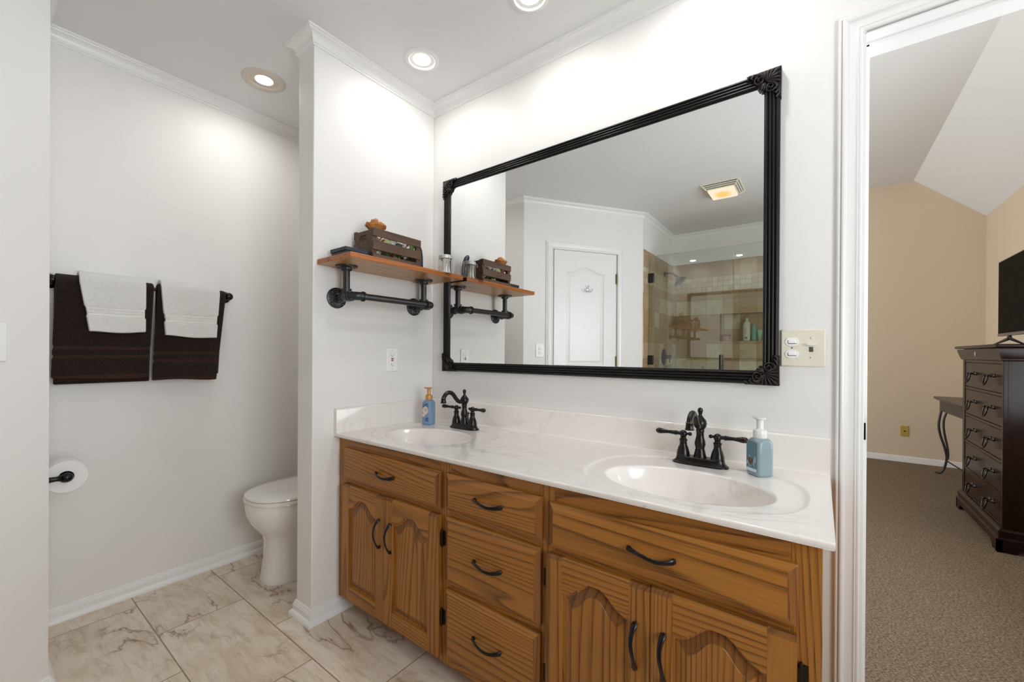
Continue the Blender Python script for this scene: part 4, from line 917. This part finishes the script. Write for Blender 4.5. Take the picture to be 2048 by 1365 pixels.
# ------------------------------------------------------------------ shower, seen in the mirror
M_['t_big'] = shower_tile('travertine_tile', .1558, .3835, 1.2345, 'X'); M_['t_mos'] = shower_tile('travertine_mosaic', .0523, .3835, 1.7900, 'X', .5); M_['t_top'] = shower_tile('travertine_top_row', .1558, .3835, 1.9470, 'X')
M_['s_big'] = shower_tile('travertine_tile_side', .1558, -3.29, 1.2345, 'Y'); M_['s_mos'] = shower_tile('travertine_mosaic_side', .0523, -3.29, 1.7900, 'Y', .5); M_['s_top'] = shower_tile('travertine_top_side', .1558, -3.29, 1.9470, 'Y')
NX0, NX1, NZ0, NZ1 = .826, 1.62, 1.262, 1.545; YN = YB-.09
b = MB()
for x0, x1, z0, z1, m in ((XS, XR, 0, NZ0, 0), (XS, NX0, NZ0, NZ1, 0), (NX1, XR, NZ0, NZ1, 0), (XS, XR, NZ1, 1.790, 0), (XS, XR, 1.790, 1.947, 1), (XS, XR, 1.947, 2.109, 2)): b.box(x0, x1, YB-.10, YB, z0, z1, m)
b.box(NX0, NX1, YN-.008, YN, NZ0, NZ1, 0)
struct(b.build('wall_shower_back', [M_['t_big'], M_['t_mos'], M_['t_top']], angle=0))
b = MB()
for z0, z1, m in ((0, 1.790, 0), (1.790, 1.947, 1), (1.947, 2.109, 2)): b.box(XS+.0002, XS+.008, YB+.0005, -2.352, z0, z1, m)
struct(b.build('wall_shower_tile', [M_['s_big'], M_['s_mos'], M_['s_top']], angle=0))
YG = -2.478
gd = thing('shower_door', (.70, YG, .06), 'hinged clear glass shower door with black hinges and bar handle', 'shower door')
MB().box(.346, 1.071, YG-.005, YG+.005, .06, 2.058).build('glass', M_['glass'], gd, angle=0)
for z in (1.851, 1.064, .35):
    MB().box(.3415, .395, YG-.014, YG+.014, z-.045, z+.045).build('hinge', M_['black'], gd, bevel=.004)
q = MB().tube([(.985, YG+.008, 1.095), (.985, YG+.045, 1.095), (.985, YG+.052, 1.095)], .008, 12); q.tube([(.985, YG+.008, .80), (.985, YG+.045, .80)], .008, 12); q.tube([(.985, YG+.048, .775), (.985, YG+.048, 1.116), (.985, YG+.048, 1.1195)], [.0125, .0125, .006], 16); q.build('handle', M_['black'], gd)
gp = tag(MB().box(1.076, 2.2, YG-.005, YG+.005, .06, 2.058).build('glass_screen', M_['glass'], angle=0, loc=(1.5, YG, .06)), 'fixed clear glass shower screen next to the hinged glass door', 'shower screen')
struct(MB().box(XS, XR, YG-.05, YG+.05, 0, .058).build('trim_14', M_['t_big'], angle=0))
sh = thing('shower_fixture', (XS+.008, -2.985, 1.975), 'dark bronze bell shower head on a bent arm in the tiled shower', 'shower head')
MB().lathe([(.030, .0005), (.030, .005), (.014, .012)], (XS+.008, -2.985, 1.975), 'x', 24).build('escutcheon', M_['bronze'], sh)
MB().tube([(XS+.010, -2.985, 1.975), (XS+.06, -2.985, 1.978), (XS+.095, -2.985, 1.968), (XS+.125, -2.985, 1.940)], .010, 12).build('arm', M_['bronze'], sh)
ax = Vector((.62, 0, -.78)); hp = Vector((XS+.122, -2.985, 1.943)); sd = ax.cross(Vector((0, 1, 0))).normalized()
MB().lathe([(.013, 0), (.016, .012), (.014, .02), (.024, .032), (.045, .055), (.068, .078), (.072, .086), (.064, .090), (0, .088)], n=28, xf=lambda x, y, z: tuple(hp+ax*z+Vector((0, 1, 0))*x+sd*y)).build('spray_head', M_['bronze'], sh)
va = thing('shower_valve', (XS+.008, -2.985, 1.09), 'round dark bronze shower valve with a lever knob on the tiled side wall', 'shower valve')
MB().lathe([(.088, .0005), (.088, .004), (.080, .009), (.040, .014), (.022, .020), (.020, .040)], (XS+.008, -2.985, 1.09), 'x', 36).build('valve_plate', M_['bronze'], va)
MB().lathe([(.014, .038), (.018, .046), (.026, .054), (.028, .066), (.020, .075), (0, .077)], (XS+.008, -2.985, 1.09), 'x', 24).tube([(XS+.066, -2.985, 1.088), (XS+.072, -2.978, 1.03)], [.008, .005], 10).build('valve_knob', M_['bronze'], va)
M_['loofah'] = plain('pale_green_mesh', 'a9b58c', .8)
lb = MB(); rr = random.Random(9); LC = (XS+.085, -2.975, .955)
for k in range(60):
    a, e_ = rr.uniform(0, 2*PI), rr.uniform(-1.4, 1.4); d = Vector((math.cos(e_)*math.cos(a), math.cos(e_)*math.sin(a), math.sin(e_))); t1 = d.cross(Vector((.3, .2, 1))).normalized(); t2 = d.cross(t1)
    ctr = Vector(LC)+d*.048
    lb.tube([tuple(ctr+t1*(.022*math.cos(s))+t2*(.022*math.sin(s))+d*(.008*math.sin(3*s))) for s in [2*PI*i/12 for i in range(13)]], .0035, 5, flat=.35)
lb.ball(LC, .045, 12).tube([(LC[0], LC[1], LC[2]+.045), (XS+.060, -2.982, 1.06)], .0015, 6)
tag(lb.build('shower_pouf', M_['loofah'], loc=LC), 'pale green mesh bath pouf hanging from the shower valve', 'bath pouf')
M_['b_white'] = plain('ivory_bottle', 'd8d3c0', .4); M_['b_teal'] = plain('teal_bottle', '6fa3a0', .35); M_['b_green'] = plain('light_green_tube', '8fbf9a', .45); M_['b_rose'] = plain('rose_jar', 'a9776a', .35); M_['b_cop'] = plain('copper_lid', '8a5038', .35, .4)
NZ = NZ0+.0004
sb = thing('shampoo_bottle', (1.075, YB-.045, NZ), 'tall ivory pump bottle with dark lettering in the shower niche', 'bottle')
MB().lathe([(.030, 0), (.034, .004), (.034, .170), (.030, .186), (.016, .196), (.013, .205)], (1.068, YB-.042, NZ), n=28, sq=2.6).build('bottle', M_['b_white'], sb); MB().lathe([(.016, .2045), (.016, .228), (.013, .234), (0, .235)], (1.068, YB-.042, NZ), n=20).build('cap', M_['b_white'], sb)
q = MB()
for k, (x, w_) in enumerate(((-.016, .003), (-.010, .003), (-.002, .008), (.010, .003))): q.box(1.068+x, 1.068+x+w_, YB-.0077, YB-.0074, NZ+.020, NZ+.038)
q.box(1.066, 1.0745, YB-.0077, YB-.0074, NZ+.036, NZ+.040)
for k in range(5): q.box(1.050, 1.072-.003*(k % 2), YB-.0077, YB-.0074, NZ+.075+k*.012, NZ+.077+k*.012)
q.build('printed_lettering', M_['lab_dark'], sb, angle=0)
o = MB().lathe([(.018, 0), (.022, .004), (.022, .135), (.019, .155), (.012, .170), (.006, .178), (0, .180)], (1.132, YB-.045, NZ), n=24).build('conditioner_bottle', M_['b_teal'], loc=(1.132, YB-.045, NZ)); tag(o, 'slim teal bottle beside the ivory bottle in the shower niche', 'bottle')
tb_ = thing('tube_bottle', (1.182, YB-.05, NZ), 'small light green squeeze tube standing on its cap in the shower niche', 'tube')
MB().loft([[(1.182+math.cos(a)*rx, YB-.05+math.sin(a)*ry, NZ+z) for a in [2*PI*i/24 for i in range(24)]] for rx, ry, z in ((.015, .013, .016), (.018, .016, .022), (.021, .010, .075), (.023, .002, .105), (.023, .0015, .110))]).build('tube', M_['b_green'], tb_); MB().lathe([(.014, 0), (.014, .016)], (1.182, YB-.05, NZ), n=20).build('cap', M_['b_green'], tb_)
rj = thing('cream_jar', (.875, YB-.045, NZ), 'low rose colored jar with copper lid in the shower niche', 'jar')
MB().lathe([(.038, 0), (.042, .004), (.042, .046), (.038, .050)], (.876, YB-.046, NZ), n=28).build('jar', M_['b_rose'], rj); MB().lathe([(.043, .0502), (.0435, .053), (.0435, .067), (.041, .070), (0, .0705)], (.876, YB-.046, NZ), n=28).build('lid', M_['b_cop'], rj)
# ------------------------------------------------------------------ bedroom beyond the doorway
XL, BX, DY = -2.6, 2.96, 4.431
ZF, XK, ZE = 2.949, 2.445, 2.482
def xs_at(x): return ZF if x < XK else ZF+(x-XK)*(ZE-ZF)/(BX-XK)
struct(MB().prism([(XL, 0), (BX, 0), (BX, ZE), (XK, ZF), (XL, ZF)], DY, DY+.1, 'y').build('wall_bedroom_far', M_['tan'], angle=0))
b = MB().box(BX, BX+.1, WT, .30, 0, ZE).box(BX, BX+.1, 1.60, DY, 0, ZE).box(BX, BX+.1, .30, 1.60, 0, .62).box(BX, BX+.1, .30, 1.60, 2.0, ZE)
struct(b.build('wall_bedroom_right', M_['tan'], angle=0))
wn = struct(MB().sweep([(.30, .62), (1.60, .62), (1.60, 2.0), (.30, 2.0)], [(0, 0), (.05, 0), (.05, .03), (0, .03)], True, lift=lambda p, h: (BX+.03+h, p.x, p.y)).build('unseen_window_4', M_['trim'], angle=0))  # added out of view for the fill light from the right
MB().box(BX+.04, BX+.045, .35, 1.55, .67, 1.95).build('pane', M_['pane'], wn, angle=0)
struct(MB().prism([(XL, ZF), (XK, ZF), (BX+.1, ZE-.0905), (BX+.1, ZE+.1), (XK, ZF+.1), (XL, ZF+.1)], .06, DY+.1, 'y').build('ceiling_bedroom', M_['ceiling'], angle=0))
BW = (.9, 3.3, .4, 2.1)
b = MB().box(XL-.1, XL, WT, BW[0], 0, ZF).box(XL-.1, XL, BW[1], DY, 0, ZF).box(XL-.1, XL, BW[0], BW[1], 0, BW[2]).box(XL-.1, XL, BW[0], BW[1], BW[3], ZF)
struct(b.build('wall_bedroom_left', M_['tan'], angle=0))
wn = struct(MB().sweep([(BW[0], BW[2]), (BW[1], BW[2]), (BW[1], BW[3]), (BW[0], BW[3])], [(0, 0), (.05, 0), (.05, .03), (0, .03)], True, lift=lambda p, h: (XL-.06+h, p.x, p.y)).build('unseen_window_2', M_['trim'], angle=0))
MB().box(XL-.05, XL-.045, BW[0]+.05, BW[1]-.05, BW[2]+.05, BW[3]-.05).build('pane', M_['pane'], wn, angle=0)
wn = struct(MB().sweep([(-2.4, .75), (-1.1, .75), (-1.1, 2.15), (-2.4, 2.15)], [(0, 0), (.05, 0), (.05, .03), (0, .03)], True, lift=lambda p, h: (p.x, .075+h, p.y)).build('unseen_window_3', M_['trim'], angle=0))  # added out of view for the fill light from the near wall
MB().box(-2.35, -1.15, .085, .09, .80, 2.10).build('pane', M_['pane'], wn, angle=0)
b2 = [(0, 0), (.012, 0), (.012, .050), (.010, .058), (.006, .062), (0, .062)]
struct(MB().sweep([(XL, DY), (BX, DY)], [(-d, h-.001) for d, h in b2]).build('baseboard_bedroom_far', M_['trim'], angle=25))
struct(MB().sweep([(BX, DY), (BX, WT)], [(-d, h-.001) for d, h in b2]).build('baseboard_bedroom_right', M_['trim'], angle=25))
ca_ = thing('cable_outlet', (2.390, DY, .325), 'yellowed cable wall plate low on the tan bedroom wall', 'outlet')
M_['yellowed'] = plain('yellowed_plastic', 'b59a4a', .4)
MB().box(2.357, 2.423, DY-.006, DY-.0004, .272, .380).build('wall_plate', M_['yellowed'], ca_, bevel=.002); MB().lathe([(.007, -.006), (.006, -.014), (.003, -.016)], (2.390, DY, .326), 'y', 12).build('jack', M_['darkslot'], ca_)
# chest of drawers
DX, DXB, DY0, DY1, DH = 2.521, 2.945, 2.062, 2.905, 1.193
ch = thing('chest_of_drawers', ((DX+DXB)/2, (DY0+DY1)/2, 0), 'tall dark cherry chest of drawers with ring pulls on the bedroom carpet', 'dresser')
b = MB().box(DX+.016, DXB, DY0+.002, DY1-.002, .13, 1.095)
for y0_, y1_ in ((DY0, DY0+.030), (DY1-.052, DY1)): b.box(DX, DX+.02, y0_, y1_, .13, 1.095)
rails = (.130, .305, .498, .692, .886, 1.078)
for z in rails: b.box(DX+.002, DX+.02, DY0+.03, DY1-.052, z, z+.017)
b.box(DX+.07, DXB-.05, DY0-.0015, DY0+.003, .20, .205)
b.build('carcass', M_['dkwood'], ch, angle=0, bevel=.002)
def foot_pts():
    pts = [(DY0-.028, 0), (DY0+.055, 0), (DY0+.065, .022), (DY0+.085, .034), (DY0+.11, .040), (DY1-.11, .040), (DY1-.085, .034), (DY1-.065, .022), (DY1-.055, 0), (DY1+.022, 0), (DY1+.022, .072), (DY0-.028, .072)]; return pts
b = MB().prism(foot_pts(), DX-.026, DX-.004, 'x')
b.prism([(DX-.026, 0), (DX+.05, 0), (DX+.06, .02), (DX+.1, .04), (DXB-.1, .04), (DXB-.06, .02), (DXB-.05, 0), (DXB, 0), (DXB, .072), (DX-.026, .072)], DY0-.028, DY0-.006, 'y')
b.prism([(DX-.026, 0), (DX+.05, 0), (DX+.1, .04), (DXB-.05, .04), (DXB, 0), (DXB, .072), (DX-.026, .072)], DY1, DY1+.022, 'y')
pl = [(0, .072), (.027, .072), (.024, .080), (.018, .084), (.020, .118), (.014, .126), (.006, .131), (0, .132)]
b.sweep([(DXB, DY1), (DX, DY1), (DX, DY0), (DXB, DY0)], [(-d, h) for d, h in pl]); b.build('bracket_base', M_['dkwood'], ch, angle=30)
co = [(0, 1.095), (.004, 1.095), (.010, 1.100), (.010, 1.106), (.014, 1.112), (.020, 1.135), (.026, 1.158), (.026, 1.168), (0, 1.168)]
MB().sweep([(DXB, DY1), (DX, DY1), (DX, DY0), (DXB, DY0)], [(-d, h) for d, h in co]).build('cornice_drawer', M_['dkwood'], ch, angle=30)
b = MB().box(DX-.038, DXB, DY0-.036, DY1+.036, 1.172, DH); b.box(DX+.002, DXB-.002, DY0+.002, DY1-.002, 1.09, 1.173); b.build('top', M_['dkwood'], ch, bevel=.006)
MB().lathe([(.001, 0), (.009, -.001), (.008, -.004), (.003, -.005)], (0, 0, 0), 'x', 16, xf=lambda x, y, z: (DX-.021+x, (DY0+DY1)/2+.015+y*.6, 1.137+z*1.8)).build('escutcheon', M_['chrome'], ch)
for i in range(5):
    z0_, z1_ = rails[i]+.019, rails[i+1]-.002
    dr = MB().box(DX+.003, DX+.016, DY0+.032, DY1-.054, z0_, z1_).build('drawer', M_['dkwood'], ch, bevel=.003)
    for fr in (.30, .78):
        yy = DY1-.054-(DY1-DY0-.086)*fr; zz = (z0_+z1_)/2+.012
        q = MB()
        for s in (-1, 1): q.lathe([(.012, .003), (.012, 0), (.006, -.006), (.0045, -.020), (.0075, -.026), (.004, -.032), (0, -.033)], (DX, yy+s*.030, zz), 'x', 14)
        q.tube([(DX-.024, yy-.030+.0*0, zz)] + [(DX-.026-.010*math.sin(PI*t), yy-.034*math.cos(PI*t), zz-.058*math.sin(PI*t)**.7) for t in [i_/16 for i_ in range(1, 16)]] + [(DX-.024, yy+.030, zz)], .0042, 10)
        q.ball((DX-.036, yy, zz-.058), .0062, 8); q.build('ring_pull', M_['pewter'] if 'pewter' in M_ else M_.setdefault('pewter', plain('dark_pewter', '4a4642', .3, .9)), dr)
# television
TVX = 2.690
tv = thing('television', (TVX+.02, 2.42, DH), 'black flat screen television on splayed feet on the dark chest of drawers', 'television')
MB().box(TVX, TVX+.022, 1.955, 2.900, 1.262, 1.790).build('housing', M_['black'], tv, bevel=.003); MB().box(TVX-.0008, TVX+.0002, 1.963, 2.892, 1.282, 1.783).build('screen', plain('dark_screen', '010101', .5, spec=.03), tv, angle=0); MB().box(TVX-.002, TVX+.001, 1.957, 2.898, 1.262, 1.281).build('bottom_bezel', plain('silver_bezel', '6e6c6a', .35, .6), tv, bevel=.001)
for yy in (2.72, 2.14):
    q = MB()
    for dy in (-.095, .095): q.tube([(TVX+.012, yy, 1.265), (TVX+.010, yy+dy*.25, 1.240), (TVX+.006+(.05 if dy < 0 else -.05), yy+dy, DH+.006)], [.016, .013, .0055], 8, flat=.6)
    q.build('foot', M_['black'], tv)
# console table with scrolled iron legs
tA = Vector((2.552, 4.098)); td = Vector((.05, -.9987)); tp_ = Vector((.9987, .05))
def TB(s, d, z): p = tA+td*s+tp_*d; return (p.x, p.y, z)
tt = thing('console_table', TB(.45, .15, 0), 'wood-topped console table with curved black iron legs behind the chest of drawers', 'table')
M_['table_top'] = plain('grey_brown_top', '4a3c30', .35)
q = MB(); q.loft([[TB(s, d, z) for s, d in ((i_, i_), (.95-i_, i_), (.95-i_, .33-i_), (i_, .33-i_))] for i_, z in ((.018, .700), (.004, .712), (0, .722), (.004, .731))]); q.build('top', M_['table_top'], tt, angle=0)
q = MB().box(.045, .905, .035, .055, .600, .698, xf=TB).box(.045, .905, .275, .295, .600, .698, xf=TB).box(.045, .060, .056, .274, .600, .698, xf=TB).box(.89, .905, .056, .274, .600, .698, xf=TB); q.build('apron', M_['iron'], tt, angle=0)
q = MB()
for k in range(3): q.box(.033, .035, .07+k*.0, .0705, .61, .69, xf=TB)
q = MB().box(.0435, .0448, .075, .165, .615, .683, xf=TB).box(.0435, .0448, .185, .255, .615, .683, xf=TB); q.build('apron_opening', M_['darkslot'], tt, angle=0)
def leg(s, sg, d0):
    pts1 = [(0, .600), (-.012, .52), (-.016, .45), (-.004, .36), (.018, .27), (.034, .18), (.032, .12), (.018, .05), (-.002, .012), (-.022, .005), (-.035, .008)]
    pts2 = [(.036, .600), (.018, .53), (.014, .46), (.022, .37), (.036, .28), (.044, .20), (.042, .15)]
    q = MB()
    for pts, r in ((pts1, .0095), (pts2, .0085)):
        sm = []
        for i in range(len(pts)-1):
            for t in (0, .33, .66):
                P0, P1_, P2_, P3 = [Vector(pts[max(0, min(len(pts)-1, i+k))]) for k in (-1, 0, 1, 2)]
                sm.append(.5*((2*P1_)+(P2_-P0)*t+(2*P0-5*P1_+4*P2_-P3)*t*t+(3*P1_-P0-3*P2_+P3)*t**3))
        sm.append(Vector(pts[-1])); q.tube([TB(s+sg*p.x*.35, d0[0]+d0[1]*p.x, p.y) for p in sm], r, 10)
    q.build('leg', M_['iron'], tt)
leg(.055, 1, (.045, 1)); leg(.895, -1, (.045, 1)); leg(.055, 1, (.285, -1)); leg(.895, -1, (.285, -1))
MB().tube([TB(.07, .075, .135), TB(.30, .13, .10), TB(.47, .165, .095), TB(.65, .20, .10), TB(.88, .255, .135)], .006, 8).tube([TB(.07, .255, .135), TB(.47, .165, .097), TB(.88, .075, .135)], .006, 8).build('stretcher', M_['iron'], tt)
